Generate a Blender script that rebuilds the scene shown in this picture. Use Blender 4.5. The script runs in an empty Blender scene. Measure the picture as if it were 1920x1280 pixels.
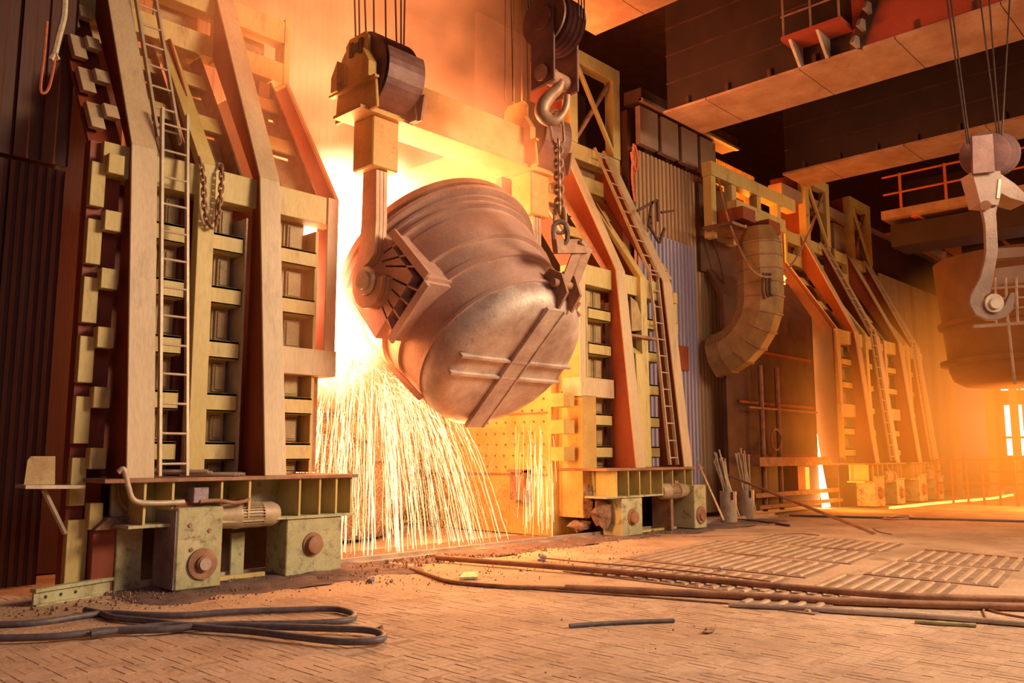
import bpy, math, random
from mathutils import Vector, Matrix
random.seed(7)
R_ = math.radians
# ------------------------------------------------------------------ camera (f = 1590 px at 1920 px width)
FPX = 1590.0; TH = math.atan(210/FPX); PH = R_(43.55); CAMH = 1.7
FH = Vector((math.cos(PH), math.sin(PH), 0)); RT = Vector((math.sin(PH), -math.cos(PH), 0)); ZZ = Vector((0, 0, 1))
FW = FH*math.cos(TH)+ZZ*math.sin(TH); UP = -FH*math.sin(TH)+ZZ*math.cos(TH); CAM = Vector((0, 0, CAMH))
def ray(x, y): return FW+RT*((x-960)/FPX)-UP*((y-640)/FPX)
def onZ(x, y, z=0.): d = ray(x, y); return CAM+d*((z-CAMH)/d.z)
def onY(x, y, Y): d = ray(x, y); return CAM+d*(Y/d.y)
def onX(x, y, X): d = ray(x, y); return CAM+d*(X/d.x)
def onD(x, y, D): return CAM+ray(x, y)*D
sc = bpy.context.scene; COL = sc.collection
cam = bpy.data.cameras.new('camera'); cam.sensor_width = 36; cam.lens = 36*FPX/1920; cam.clip_end = 300
co = bpy.data.objects.new('camera', cam); COL.objects.link(co); sc.camera = co
co.matrix_world = Matrix(((RT.x, UP.x, -FW.x, 0), (RT.y, UP.y, -FW.y, 0), (RT.z, UP.z, -FW.z, CAMH), (0, 0, 0, 1)))
# ------------------------------------------------------------------ world, lights, exposure
w = bpy.data.worlds.new('world'); sc.world = w; w.use_nodes = True
w.node_tree.nodes['Background'].inputs[0].default_value = (1.0, 0.12, 0.02, 1)
w.node_tree.nodes['Background'].inputs[1].default_value = 0.10
sc.view_settings.view_transform = 'Standard'; sc.view_settings.look = 'None'
sc.view_settings.exposure = 0.0; sc.view_settings.gamma = 1; sc.view_settings.use_curve_mapping = False
sc.cycles.max_bounces = 5; sc.cycles.diffuse_bounces = 2; sc.cycles.glossy_bounces = 2; sc.cycles.volume_bounces = 0
sc.cycles.volume_max_steps = 48; sc.cycles.volume_step_rate = 3; sc.cycles.sample_clamp_indirect = 6
def area(name, loc, target, size, power, color, spread=180):
    l = bpy.data.lights.new(name, 'AREA'); l.shape = 'RECTANGLE'; l.size, l.size_y = size; l.energy = power; l.color = color; l.spread = R_(spread)
    o = bpy.data.objects.new(name, l); COL.objects.link(o); o.location = loc
    o.rotation_euler = (Vector(target)-Vector(loc)).to_track_quat('-Z', 'Y').to_euler(); return o
def point(name, loc, power, color, r=.3):
    l = bpy.data.lights.new(name, 'POINT'); l.energy = power; l.color = color; l.shadow_soft_size = r
    o = bpy.data.objects.new(name, l); COL.objects.link(o); o.location = loc; return o
area('hall_lamps_front', (15.5, -4.5, 8.6), (6.8, 11, 1.9), (5, 3), 800, (1.0, .73, .44), 105)
area('hall_lamps_bay', (27, -3, 9.2), (18, 11, 3.0), (6, 3), 1150, (1.0, .66, .34))
area('floor_fill_light', (12.5, -1.5, 9.3), (9, 4.5, 0), (5, 4), 950, (1.0, .76, .54))  # fill light added to brighten the foreground floor, not an actual roof lamp
area('hall_daylight_side', (1.5, 0.5, 6.0), (4.0, 9, 0), (3, 3), 75, (.86, .84, 1.0))
point('fire_glow_main', (9.6, 12.9, 5.8), 950, (1.0, .32, .09), .7)
point('fire_glow_top', (11.9, 11.0, 8.8), 520, (1.0, .26, .04), .6)
point('fire_glow_front', (8.4, 11.6, 3.6), 380, (1.0, .32, .06), .4)
point('spark_glow', (10.6, 11.15, 1.9), 620, (1.0, .38, .10), .5)
point('second_fire_glow', (24.2, 12.9, 9.2), 800, (1.0, .24, .02), .5)
point('tap_stream_glow', (25.8, 10.4, .8), 130, (1.0, .34, .04), .2)
point('far_pour_glow', (30, 6.5, 1.6), 500, (1.0, .28, .04), .8)
# ------------------------------------------------------------------ materials
def nt(m): return m.node_tree.nodes, m.node_tree.links
def mat(name, c1, c2, scale=3., rough=.6, metal=0., c3=None, bump=.15, fine=28., streak=0., rust=None, rustamt=.5):
    m = bpy.data.materials.new(name); m.use_nodes = True; N, L = nt(m); b = N['Principled BSDF']
    tc = N.new('ShaderNodeTexCoord')
    # world position so that alike parts differ
    geo = N.new('ShaderNodeNewGeometry')
    mp = N.new('ShaderNodeMapping'); L.new(geo.outputs['Position'], mp.inputs[0]); mp.inputs['Scale'].default_value = (1, 1, 1-streak)
    n1 = N.new('ShaderNodeTexNoise'); n1.inputs['Scale'].default_value = scale; n1.inputs['Detail'].default_value = 6; n1.inputs['Roughness'].default_value = .62
    L.new(mp.outputs[0], n1.inputs['Vector'])
    r1 = N.new('ShaderNodeValToRGB'); r1.color_ramp.elements[0].position = .35; r1.color_ramp.elements[1].position = .68
    r1.color_ramp.elements[0].color = (*c1, 1); r1.color_ramp.elements[1].color = (*c2, 1); L.new(n1.outputs['Fac'], r1.inputs[0])
    out = r1.outputs[0]
    n2 = N.new('ShaderNodeTexNoise'); n2.inputs['Scale'].default_value = fine; n2.inputs['Detail'].default_value = 5; L.new(mp.outputs[0], n2.inputs['Vector'])
    if rust:
        n3 = N.new('ShaderNodeTexNoise'); n3.inputs['Scale'].default_value = scale*2.3; n3.inputs['Detail'].default_value = 9; n3.inputs['Roughness'].default_value = .7
        L.new(mp.outputs[0], n3.inputs['Vector'])
        r3 = N.new('ShaderNodeValToRGB'); r3.color_ramp.elements[0].position = 1-rustamt; r3.color_ramp.elements[1].position = 1-rustamt+.17
        L.new(n3.outputs['Fac'], r3.inputs[0])
        mx = N.new('ShaderNodeMixRGB'); L.new(r3.outputs[0], mx.inputs[0]); L.new(out, mx.inputs[1]); mx.inputs[2].default_value = (*rust, 1); out = mx.outputs[0]
    mx2 = N.new('ShaderNodeMixRGB'); mx2.blend_type = 'MULTIPLY'; mx2.inputs[0].default_value = .55
    r2 = N.new('ShaderNodeValToRGB'); r2.color_ramp.elements[0].color = (.55, .55, .55, 1); r2.color_ramp.elements[1].position = .62
    L.new(n2.outputs['Fac'], r2.inputs[0]); L.new(out, mx2.inputs[1]); L.new(r2.outputs[0], mx2.inputs[2])
    L.new(mx2.outputs[0], b.inputs['Base Color'])
    b.inputs['Roughness'].default_value = rough; b.inputs['Metallic'].default_value = metal
    if bump:
        bp = N.new('ShaderNodeBump'); bp.inputs['Strength'].default_value = bump; bp.inputs['Distance'].default_value = .02
        L.new(n2.outputs['Fac'], bp.inputs['Height']); L.new(bp.outputs[0], b.inputs['Normal'])
    return m
def emis(name, col, s, hot=None):
    m = bpy.data.materials.new(name); m.use_nodes = True; N, L = nt(m); N.remove(N['Principled BSDF'])
    e = N.new('ShaderNodeEmission'); e.inputs[0].default_value = (*col, 1); e.inputs[1].default_value = s
    L.new(e.outputs[0], N['Material Output'].inputs[0]); return m
M = {}
M['paint'] = mat('olive_paint', (.54, .40, .13), (.68, .53, .22), 1.6, .55, 0, streak=.7, rust=(.33, .21, .10), rustamt=.44)
M['paint2'] = mat('tan_paint', (.54, .38, .22), (.70, .53, .33), 1.2, .5, 0, streak=.75, rust=(.40, .27, .17), rustamt=.45)
M['casting'] = mat('cast_panel', (.40, .25, .12), (.56, .42, .19), 2.5, .6, .0, rust=(.20, .11, .06), rustamt=.42)
M['web'] = mat('shaded_red_steel', (.22, .036, .012), (.32, .07, .025), 1.5, .6, .0, streak=.6, rust=(.12, .05, .03), rustamt=.4)  # red shadow tone of the gate side faces put into the steel colour
M['dark'] = mat('dark_steel', (.06, .022, .012), (.12, .045, .025), 2., .65, .0)
M['box'] = mat('machine_paint', (.40, .38, .20), (.58, .54, .32), 2.2, .5, 0, rust=(.17, .105, .065), rustamt=.49)
M['purplegrey'] = mat('purple_grey_steel', (.20, .13, .15), (.42, .34, .42), 2.0, .5, .2, rust=(.1, .06, .06), rustamt=.45)
M['rust'] = mat('rusty_steel', (.26, .12, .07), (.45, .24, .14), 4., .7, .1, rust=(.12, .06, .04), rustamt=.42)
M['bare'] = mat('worn_bare_steel', (.42, .32, .25), (.62, .52, .44), 3., .4, .35, rust=(.3, .16, .1), rustamt=.4)
M['ladle'] = mat('ladle_shell', (.50, .29, .22), (.66, .43, .34), 1.3, .5, .25, rust=(.62, .50, .44), rustamt=.36, bump=.25)
M['ladleface'] = mat('ladle_bottom_dusty', (.40, .27, .22), (.76, .62, .53), 1.6, .5, .2, rust=(.27, .17, .14), rustamt=.40, bump=.25)
M['hook'] = mat('hook_steel', (.36, .20, .12), (.52, .32, .2), 2., .5, .3)
M['hook2'] = mat('grey_hook_steel', (.19, .12, .095), (.30, .20, .16), 2., .4, .3)
M['block'] = mat('block_firelit_paint', (.46, .24, .05), (.58, .34, .09), 2., .55, .1, rust=(.2, .09, .05), rustamt=.42)  # orange of the firelit haze mixed into the hoist paint colour
M['sheave'] = mat('sheave_steel', (.12, .05, .045), (.22, .10, .08), 3., .5, .3)
M['rope'] = mat('wire_rope', (.05, .03, .025), (.09, .05, .04), 8., .5, .5)
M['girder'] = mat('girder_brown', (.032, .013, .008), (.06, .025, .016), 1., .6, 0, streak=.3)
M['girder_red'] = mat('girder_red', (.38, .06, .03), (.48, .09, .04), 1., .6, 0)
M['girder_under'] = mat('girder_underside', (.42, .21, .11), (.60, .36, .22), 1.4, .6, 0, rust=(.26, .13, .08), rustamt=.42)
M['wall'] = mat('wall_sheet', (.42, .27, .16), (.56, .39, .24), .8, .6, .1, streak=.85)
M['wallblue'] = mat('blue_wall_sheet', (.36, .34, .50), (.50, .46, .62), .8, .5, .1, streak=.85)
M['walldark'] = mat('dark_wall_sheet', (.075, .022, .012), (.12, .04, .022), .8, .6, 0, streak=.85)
M['upper'] = mat('upper_wall_panel', (.30, .19, .15), (.40, .27, .21), 1., .6, 0)
M['duct'] = mat('duct_sheet', (.26, .16, .06), (.40, .27, .11), 2., .5, .2, rust=(.2, .1, .05), rustamt=.4)
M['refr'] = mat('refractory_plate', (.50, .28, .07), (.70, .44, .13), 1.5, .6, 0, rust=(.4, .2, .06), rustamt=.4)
M['vessel'] = mat('vessel_shell', (.26, .12, .07), (.38, .19, .11), 1.5, .7, 0)
M['hose'] = mat('rubber_hose', (.10, .085, .10), (.17, .14, .16), 12., .5, 0)
M['slag'] = mat('slag_rubble', (.16, .09, .06), (.36, .2, .13), 14., .8, 0, bump=.5)
M['brick'] = mat('floor_brick', (.48, .30, .20), (.72, .50, .35), .75, .75, 0, fine=22, rust=(.40, .26, .18), rustamt=.50, bump=.4)
M['sand'] = mat('sandy_floor', (.42, .26, .16), (.70, .47, .31), .5, .85, 0, fine=18, rust=(.33, .20, .13), rustamt=.48, bump=.9)
M['rib'] = mat('floor_plate_rib', (.40, .25, .16), (.58, .39, .26), 2., .55, .1, rust=(.25, .15, .1), rustamt=.42)
M['lance'] = mat('pale_tube_steel', (.58, .48, .34), (.76, .68, .52), 5., .35, .3)
M['ladder'] = mat('ladder_steel', (.52, .40, .27), (.66, .54, .4), 4., .5, .2)
M['white'] = mat('white_rope', (.55, .45, .3), (.7, .6, .42), 20., .8, 0)
M['redhose'] = mat('orange_red_rope', (.5, .12, .05), (.6, .18, .08), 20., .8, 0)
M['blackmark'] = mat('black_marking', (.03, .02, .02), (.05, .03, .03), 5., .7, 0)
M['orange'] = mat('orange_railing', (.62, .13, .03), (.75, .18, .05), 2., .5, 0)
M['fin'] = mat('motor_paint', (.40, .28, .17), (.52, .40, .28), 3., .5, .1)
M['spark'] = emis('hot_spark', (1.0, .62, .27), 3.2)
M['sparkfine'] = emis('fine_spark', (1.0, .44, .12), 1.2)
M['metal'] = emis('molten_steel', (1.0, .62, .22), 14)
M['sideweb'] = mat('shaded_side_sheet', (.10, .028, .012), (.17, .05, .02), 1., .7, 0)  # darker copy of the web steel, shade put into its colour against the lamps
M['farladle'] = mat('far_ladle_shell', (.13, .05, .02), (.2, .085, .035), 1., .7, 0)
M['hotwall'] = emis('glowing_brick', (1.0, .42, .06), 1.5)
M['window'] = emis('daylight_window', (1.0, .78, .70), 1.5)
M['winblue'] = emis('daylight_blue', (.72, .74, 1.0), 1.3)
# ------------------------------------------------------------------ mesh builder
WO = {}
class MB:
    def __init__(s): s.v = []; s.f = []; s.sm = []
    def add(s, vs, fs, smooth=False):
        o = len(s.v); s.v += [Vector(p) for p in vs]; s.f += [tuple(i+o for i in f) for f in fs]; s.sm += [smooth]*len(fs); return s
    def box(s, x0, x1, y0, y1, z0, z1):
        if x0 > x1: x0, x1 = x1, x0
        if y0 > y1: y0, y1 = y1, y0
        if z0 > z1: z0, z1 = z1, z0
        return s.add([(x, y, z) for z in (z0, z1) for y in (y0, y1) for x in (x0, x1)],
              [(0, 2, 3, 1), (4, 5, 7, 6), (0, 1, 5, 4), (2, 6, 7, 3), (0, 4, 6, 2), (1, 3, 7, 5)])
    def obox(s, c, ax, ay, az):   # oriented box: centre and half axes
        c, ax, ay, az = map(Vector, (c, ax, ay, az))
        return s.add([c+ax*i+ay*j+az*k for k in (-1, 1) for j in (-1, 1) for i in (-1, 1)],
              [(0, 2, 3, 1), (4, 5, 7, 6), (0, 1, 5, 4), (2, 6, 7, 3), (0, 4, 6, 2), (1, 3, 7, 5)])
    def bar(s, p, q, w, h, up=(0, 0, 1)):
        p, q = Vector(p), Vector(q); d = (q-p); n = d.normalized(); u = Vector(up)
        if abs(n.dot(u)) > .95: u = Vector((0, 1, 0))
        sd = n.cross(u).normalized(); u2 = sd.cross(n)
        return s.obox((p+q)/2, d/2, sd*w/2, u2*h/2)
    def prism(s, poly, axis, a, b):
        def P(t, u, v): return (t, u, v) if axis == 'x' else ((u, t, v) if axis == 'y' else (u, v, t))
        n = len(poly); vs = [P(a, *p) for p in poly]+[P(b, *p) for p in poly]
        return s.add(vs, [tuple(range(n))[::-1], tuple(range(n, 2*n))]+[(i, (i+1) % n, n+(i+1) % n, n+i) for i in range(n)])
    def slab(s, pts, nrm):       # polygon given in 3D, thickened along nrm
        n = len(pts); nr = Vector(nrm); vs = [Vector(p) for p in pts]+[Vector(p)+nr for p in pts]
        return s.add(vs, [tuple(range(n))[::-1], tuple(range(n, 2*n))]+[(i, (i+1) % n, n+(i+1) % n, n+i) for i in range(n)])
    def tube(s, pts, r, n=8, close=False, caps=True):
        pts = [Vector(p) for p in pts]; m = len(pts); rs = r if isinstance(r, (list, tuple)) else [r]*m
        rings = []; prev = None
        for i in range(m):
            if close: d = pts[(i+1) % m]-pts[i-1]
            else: d = pts[min(i+1, m-1)]-pts[max(i-1, 0)]
            if d.length < 1e-9: d = Vector((0, 0, 1))
            d.normalize()
            if prev is None:
                u = Vector((0, 0, 1)) if abs(d.z) < .9 else Vector((1, 0, 0))
                a = d.cross(u).normalized()
            else:
                a = prev-d*prev.dot(d); a = a.normalized() if a.length > 1e-6 else d.orthogonal().normalized()
            prev = a; b = d.cross(a)
            rings.append([pts[i]+a*(rs[i]*math.cos(2*math.pi*k/n))+b*(rs[i]*math.sin(2*math.pi*k/n)) for k in range(n)])
        vs = [p for rg in rings for p in rg]; fs = []
        for i in range(m if close else m-1):
            j = (i+1) % m
            for k in range(n): fs.append((i*n+k, i*n+(k+1) % n, j*n+(k+1) % n, j*n+k))
        if caps and not close: fs += [tuple(range(n))[::-1], tuple(range((m-1)*n, m*n))]
        return s.add(vs, fs, n > 5)
    def lathe(s, prof, o, ax, n=32, ref=None, smooth=True, a0=0., a1=2*math.pi, sc=(1, 1)):
        o = Vector(o); ax = Vector(ax).normalized(); u = Vector(ref) if ref else ax.orthogonal(); u = (u-ax*u.dot(ax)).normalized(); v = ax.cross(u)
        full = abs(a1-a0-2*math.pi) < 1e-6; cnt = n if full else n+1
        vs = [o+ax*t+u*(r*sc[0]*math.cos(a0+(a1-a0)*k/n))+v*(r*sc[1]*math.sin(a0+(a1-a0)*k/n)) for t, r in prof for k in range(cnt)]
        fs = [(i*cnt+k, i*cnt+(k+1) % cnt, (i+1)*cnt+(k+1) % cnt, (i+1)*cnt+k) for i in range(len(prof)-1) for k in range(n)]
        s.add(vs, fs, smooth)
        o0 = len(s.v)-len(vs)
        if full:
            s.f += [tuple(range(o0, o0+cnt))[::-1], tuple(range(o0+(len(prof)-1)*cnt, o0+len(prof)*cnt))]; s.sm += [False, False]
        return s
    def cyl(s, p, q, r, n=20): p, q = Vector(p), Vector(q); return s.lathe([(0, r), ((q-p).length, r)], p, q-p, n)
    def build(s, name, m, parent=None, bevel=0., auto=None):
        me = bpy.data.meshes.new(name); lo = Vector([min(p[i] for p in s.v) for i in range(3)]); hi = Vector([max(p[i] for p in s.v) for i in range(3)])
        c = (lo+hi)/2
        if parent is None: c.z = lo.z
        me.from_pydata([tuple(p-c) for p in s.v], [], s.f); me.polygons.foreach_set('use_smooth', s.sm); me.materials.append(m); me.update()
        o = bpy.data.objects.new(name, me); COL.objects.link(o); pw = WO[parent] if parent else Vector()
        if parent: o.parent = parent
        o.location = c-pw; WO[o] = c
        if any(s.sm):
            try:
                me.shade_auto_smooth if False else None
                md = None
            except Exception: pass
            me.set_sharp_from_angle(angle=R_(38)) if hasattr(me, 'set_sharp_from_angle') else None
        if bevel:
            b = o.modifiers.new('bevel', 'BEVEL'); b.width = bevel; b.segments = 1; b.limit_method = 'ANGLE'; b.angle_limit = R_(40)
        return o
def tag(o, label=None, cat=None, group=None, kind=None):
    for k, v in (('label', label), ('category', cat), ('group', group), ('kind', kind)):
        if v: o[k] = v
    return o
def empty(name, loc, label, cat, group=None, kind=None):
    o = bpy.data.objects.new(name, None); COL.objects.link(o); o.location = loc; o.empty_display_size = .2; WO[o] = Vector(loc)
    return tag(o, label, cat, group, kind)
def catmull(pts, k=6, close=False):
    P = [Vector(p) for p in pts]; n = len(P); out = []
    for i in range(n if close else n-1):
        a, b, c, d = (P[(i-1) % n] if close or i > 0 else P[0]*2-P[1]), P[i], P[(i+1) % n], (P[(i+2) % n] if close or i < n-2 else P[n-1]*2-P[n-2])
        for j in range(k):
            t = j/k; out.append(.5*((2*b)+(c-a)*t+(2*a-5*b+4*c-d)*t*t+(3*b-a-3*c+d)*t**3))
    if not close: out.append(P[-1])
    return out
U = random.uniform
# ================================================================== STRUCTURE
# floor
fl = MB().box(-6, 60, -8, 30, -.35, -.02).build('floor', M['sand']); tag(fl, kind='structure')
# sandy crust beyond the bricks is the slab itself raised slightly
cr = MB()
gx, gy = 90, 44
def crz(x, y): return .012*math.sin(x*1.7+y*.9)*math.sin(y*2.3-x*.6)+.008*math.sin(x*5.1+y*3.3)
idx = {}
for j in range(gy+1):
    for i in range(gx+1):
        x = 2.0+i*.5*(1+i*.004); y = 0.5+j*.245
        idx[i, j] = len(cr.v)+0; 
        near = 1 if y < 8.8+.35*math.sin(x*1.3) and x < 13-.1*y else 0
        cr.v.append(Vector((x, y, -.0022 if near else .004+crz(x, y)*.6)))
for j in range(gy):
    for i in range(gx): cr.f.append((idx[i, j], idx[i+1, j], idx[i+1, j+1], idx[i, j+1])); cr.sm.append(True)
tag(cr.build('sand_layer', M['sand'], fl), kind='stuff')
# basket-weave bricks on the near floor
def brick_mesh(w, d):
    b = MB().add([(-w/2, -d/2, -.02), (w/2, -d/2, -.02), (w/2, d/2, -.02), (-w/2, d/2, -.02), (-w/2+.006, -d/2+.003, 0), (w/2-.006, -d/2+.003, 0), (w/2-.006, d/2-.003, 0), (-w/2+.006, d/2-.003, 0)],
                 [(4, 5, 6, 7), (0, 1, 5, 4), (1, 2, 6, 5), (2, 3, 7, 6), (3, 0, 4, 7)])
    return b
bl = []
for i in range(-2, 60):
    for j in range(-4, 48):
        cx, cy = 1.6+i*.27, 0.3+j*.27
        c = Vector((cx, cy, 0)); d = (c-CAM); dep = d.dot(FW)
        if dep < 2: continue
        px = 960+FPX*d.dot(RT)/dep; py = 640-FPX*d.dot(UP)/dep
        if px < -60 or px > 1980 or py < 1095+.02*abs(px-900) or py > 1310: continue
        if U(0, 1) < (1125-py)/40: continue
        for k in range(3):
            if (i+j) % 2: bl.append((cx, cy+(k-1)*.09, .266, .0865, dep))
            else: bl.append((cx+(k-1)*.09, cy, .0865, .266, dep))
bl.sort(key=lambda t: t[4])
meA = brick_mesh(.266, .0865); meB = brick_mesh(.0865, .266)
sh = {}
for w_, d_, mb in ((.266, .0865, meA), (.0865, .266, meB)):
    me = bpy.data.meshes.new('brick'); me.from_pydata([tuple(p) for p in mb.v], [], mb.f); me.materials.append(M['brick']); sh[w_] = me
rest = MB()
for q, (x, y, w_, d_, dep) in enumerate(bl):
    z = U(-.0025, .002)
    if q < 290:
        o = bpy.data.objects.new('brick', sh[w_]); COL.objects.link(o); o.parent = fl; o.location = Vector((x, y, z))-WO[fl]
        o.rotation_euler = (U(-.01, .01), U(-.01, .01), U(-.02, .02))
    else:
        src = meA if w_ > .2 else meB
        rest.add([p+Vector((x, y, z)) for p in src.v], src.f)
tag(rest.build('brickwork', M['brick'], fl), kind='stuff')
print('bricks', len(bl))
# ribbed floor plates
ca, sa = math.cos(R_(8)), math.sin(R_(8)); nrib = 0; ribrest = MB()
ribs = []
for row, (x0, y0, cnt, ln) in enumerate(((9.7, 5.35, 14, 1.55), (11.5, 5.45, 15, 1.7), (13.4, 5.6, 15, 1.7), (15.3, 5.8, 13, 1.7), (9.0, 4.6, 5, 1.4), (10.6, 3.9, 8, 1.6), (12.4, 3.7, 9, 1.7), (14.3, 3.9, 9, 1.7))):
    for k in range(cnt):
        if row >= 4: yy = y0-.2+k*.19-.2; 
        else: yy = y0+k*.21
        ribs.append((x0+U(-.02, .02), yy, ln*U(.9, 1.0)))
M['valley_shade'] = mat('rib_valley_shade', (.22, .13, .09), (.36, .23, .16), 2., .7, 0, rust=(.4, .26, .17), rustamt=.5)  # darker brown paints the shade lying between the ribs
for row, (x0, y0, cnt, ln, st_) in enumerate(((9.7, 5.35, 14, 1.55, .21), (11.5, 5.45, 15, 1.7, .21), (13.4, 5.6, 15, 1.7, .21), (15.3, 5.8, 13, 1.7, .21), (9.0, 4.2, 5, 1.4, .19), (10.6, 3.5, 8, 1.6, .19), (12.4, 3.3, 9, 1.7, .19), (14.3, 3.5, 9, 1.7, .19))):
    p = Vector((x0-.04, y0-.12, .0)); q = Vector((ca, sa, 0))*(ln+.06); r_ = Vector((0, cnt*st_, 0))
    MB().slab([p, p+q, p+q+r_, p+r_], ZZ*.012).build('valley_shade_plate', M['valley_shade'], fl)  # thin dark sheet added under the ribs as their painted shadow
for x, y, ln in ribs:
    p = Vector((x, y, 0)); d = Vector((ca, sa, 0)); n = Vector((-sa, ca, 0)); b = MB()
    hh = .034; w1, w2 = .05, .022
    A, B = p, p+d*ln
    b.add([A-n*w1, A+n*w1, B+n*w1, B-n*w1, A+d*.03-n*w2+ZZ*hh, A+d*.03+n*w2+ZZ*hh, B-d*.03+n*w2+ZZ*hh, B-d*.03-n*w2+ZZ*hh], [(4, 7, 6, 5), (0, 3, 7, 4), (1, 5, 6, 2), (0, 4, 5, 1), (3, 2, 6, 7)])
    b.build('rib', M['rib'], fl)
# kerb rail along the gates
rl = MB().box(3.9, 22, 11.02, 11.09, -.01, .10).box(3.9, 22, 10.93, 11.02, -.01, .035)
tag(rl.build('track_rail', M['bare']), 'long grey steel track rail at the foot of the sliding gates', 'rail')
# back wall: dark sheets at far left behind the left gate
def corr(name, xa, xb, y, za, zb, m, parent, pitch=.16, dep=.05, plane='y'):
    n = max(1, round((xb-xa)/pitch)); p = (xb-xa)/n; poly = []
    for i in range(n):
        x = xa+i*p; poly += [(x, y), (x+p*.45, y), (x+p*.55, y+dep), (x+p*.95, y+dep)]
    poly += [(xb, y), (xb, y+dep+.03), (xa, y+dep+.03)]
    b = MB()
    if plane == 'y': b.prism(poly, 'z', za, zb)
    else: b.prism([(q[1], q[0]) for q in poly], 'z', za, zb)
    return b.build(name, m, parent)
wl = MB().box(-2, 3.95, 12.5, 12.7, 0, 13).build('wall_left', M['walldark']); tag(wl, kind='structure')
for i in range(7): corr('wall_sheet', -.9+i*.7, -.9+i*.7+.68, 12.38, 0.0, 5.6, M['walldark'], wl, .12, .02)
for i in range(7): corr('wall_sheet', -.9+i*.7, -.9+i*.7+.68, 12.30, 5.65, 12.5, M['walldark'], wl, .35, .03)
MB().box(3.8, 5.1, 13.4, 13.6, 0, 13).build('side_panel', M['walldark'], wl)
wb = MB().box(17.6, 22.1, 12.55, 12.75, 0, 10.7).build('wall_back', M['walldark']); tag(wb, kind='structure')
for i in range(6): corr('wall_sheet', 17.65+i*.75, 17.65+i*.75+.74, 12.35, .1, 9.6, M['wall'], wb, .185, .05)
for i in range(5): 
    o = corr('wall_sheet', 17.62+i*.53, 17.62+i*.53+.52, 12.22, .7, 7.4, M['wallblue'], wb, .2, .05); o['label'] = 'blue-grey corrugated wall sheet'
MB().box(19.25, 19.7, 12.17, 12.25, 3.9, 4.55).build('access_hatch', M['web'], wb)
for i in range(4): MB().box(17.7+i*1.0, 17.7+i*1.0+.82, 12.2, 12.35, 9.72, 10.75).build('wall_panel', M['upper'], wb)
MB().box(17.55, 22.6, 12.05, 12.6, 10.8, 11.15).build('crane_rail_beam', M['dark'], wb)
MB().box(17.55, 22.6, 12.0, 12.12, 10.78, 10.86).build('beam_flange', M['upper'], wb)
MB().box(13.8, 17.7, 14.3, 14.4, 5.8, 12.6).build('inner_panel', M['dark'], wb)
# wall beyond the second furnace
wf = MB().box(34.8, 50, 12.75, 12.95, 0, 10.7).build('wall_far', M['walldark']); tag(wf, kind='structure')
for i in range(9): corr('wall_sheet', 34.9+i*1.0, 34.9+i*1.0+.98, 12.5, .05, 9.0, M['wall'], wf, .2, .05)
for i in range(9): MB().box(31.5+i*1.4, 31.5+i*1.4+1.05, 12.9, 13.05, 9.2, 10.5).build('wall_panel', M['upper'], wf)
MB().box(27, 50, 12.8, 13.3, 10.6, 11.0).build('crane_rail_beam', M['upper'], wf)
bs = MB().prism([(34.8, 8.2-1.7), (36.6, 6.3), (37.6, 2.4+1.6), (35.6, 3.2)], 'y', 12.35, 12.46).build('loose_sheet', M['wallblue'], wf); bs['label'] = 'lilac corrugated sheet hung askew'
for t in range(5): MB().bar((35.0+t*.38, 12.33, 6.4), (35.7+t*.3, 12.33, 3.9), .05, .04).build('sheet_rib', M['web'], wf)
# end wall with windows far right
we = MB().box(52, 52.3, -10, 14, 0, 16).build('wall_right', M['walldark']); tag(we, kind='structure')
for i, y in enumerate((12.0, 10.4, 8.4, 6.6)):
    wn = empty('window_%d' % (i+1), (51.9, y, 1.6), 'tall bright daylight window', None, kind='structure')
    for k in range(2): MB().box(51.86, 51.9, y-.42+k*.44, y-.02+k*.44, 1.6, 4.3).build('pane', M['window'], wn)
    MB().box(51.8, 51.95, y-.5, y+.5, 2.5, 2.62).box(51.8, 51.95, y-.5, y+.5, 4.3, 4.45).box(51.8, 51.95, y-.5, y+.5, 1.5, 1.6).build('window_frame', M['upper'], wn)
wn = empty('window_5', (51.9, 9, 4.9), 'row of small bright panes high in the end wall', None, kind='structure')
for k in range(7): MB().box(51.86, 51.9, 6.0+k*.95, 6.8+k*.95, 5.1, 5.9).build('pane', M['window'], wn)
wn = empty('window_6', (51.9, 5.4, 13), 'pale blue daylight pane under the roof', None, kind='structure')
for k in range(2): MB().box(51.86, 51.9, 5.2+k*.9, 5.9+k*.9, 13.4, 13.9).build('pane', M['winblue'], wn)
cl = MB().box(-4, 60, -12, 26, 17.0, 17.3).build('ceiling', M['dark']); tag(cl, kind='structure')
# the furnace bay behind the open gates
bay = MB().box(3.9, 24, 19.0, 19.2, 0, 15).build('wall_furnace', M['dark']); tag(bay, kind='structure')
for i in range(9): corr('wall_sheet', 6.0+i*1.1, 6.0+i*1.1+1.08, 18.9, 4, 14.8, M['dark'], bay, .22, .07)
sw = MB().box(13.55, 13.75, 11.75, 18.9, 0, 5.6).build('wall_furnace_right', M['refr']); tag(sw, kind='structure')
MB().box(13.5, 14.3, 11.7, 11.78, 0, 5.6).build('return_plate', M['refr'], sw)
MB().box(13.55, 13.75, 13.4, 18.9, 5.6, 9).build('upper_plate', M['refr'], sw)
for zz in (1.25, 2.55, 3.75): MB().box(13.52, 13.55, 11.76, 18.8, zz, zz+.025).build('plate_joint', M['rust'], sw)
st = MB()
for j in range(12):
    for i in range(17):
        y, z = 11.95+i*.28+(j % 2)*.05, 1.42+j*.24
        if 12.3 < y < 13.0 and z < 1.6: continue
        st.lathe([(0, .025), (.035, .02)], (13.55, y, z), (-1, 0, 0), 6)
tag(st.build('studs', M['rust'], sw), kind='stuff')
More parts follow.
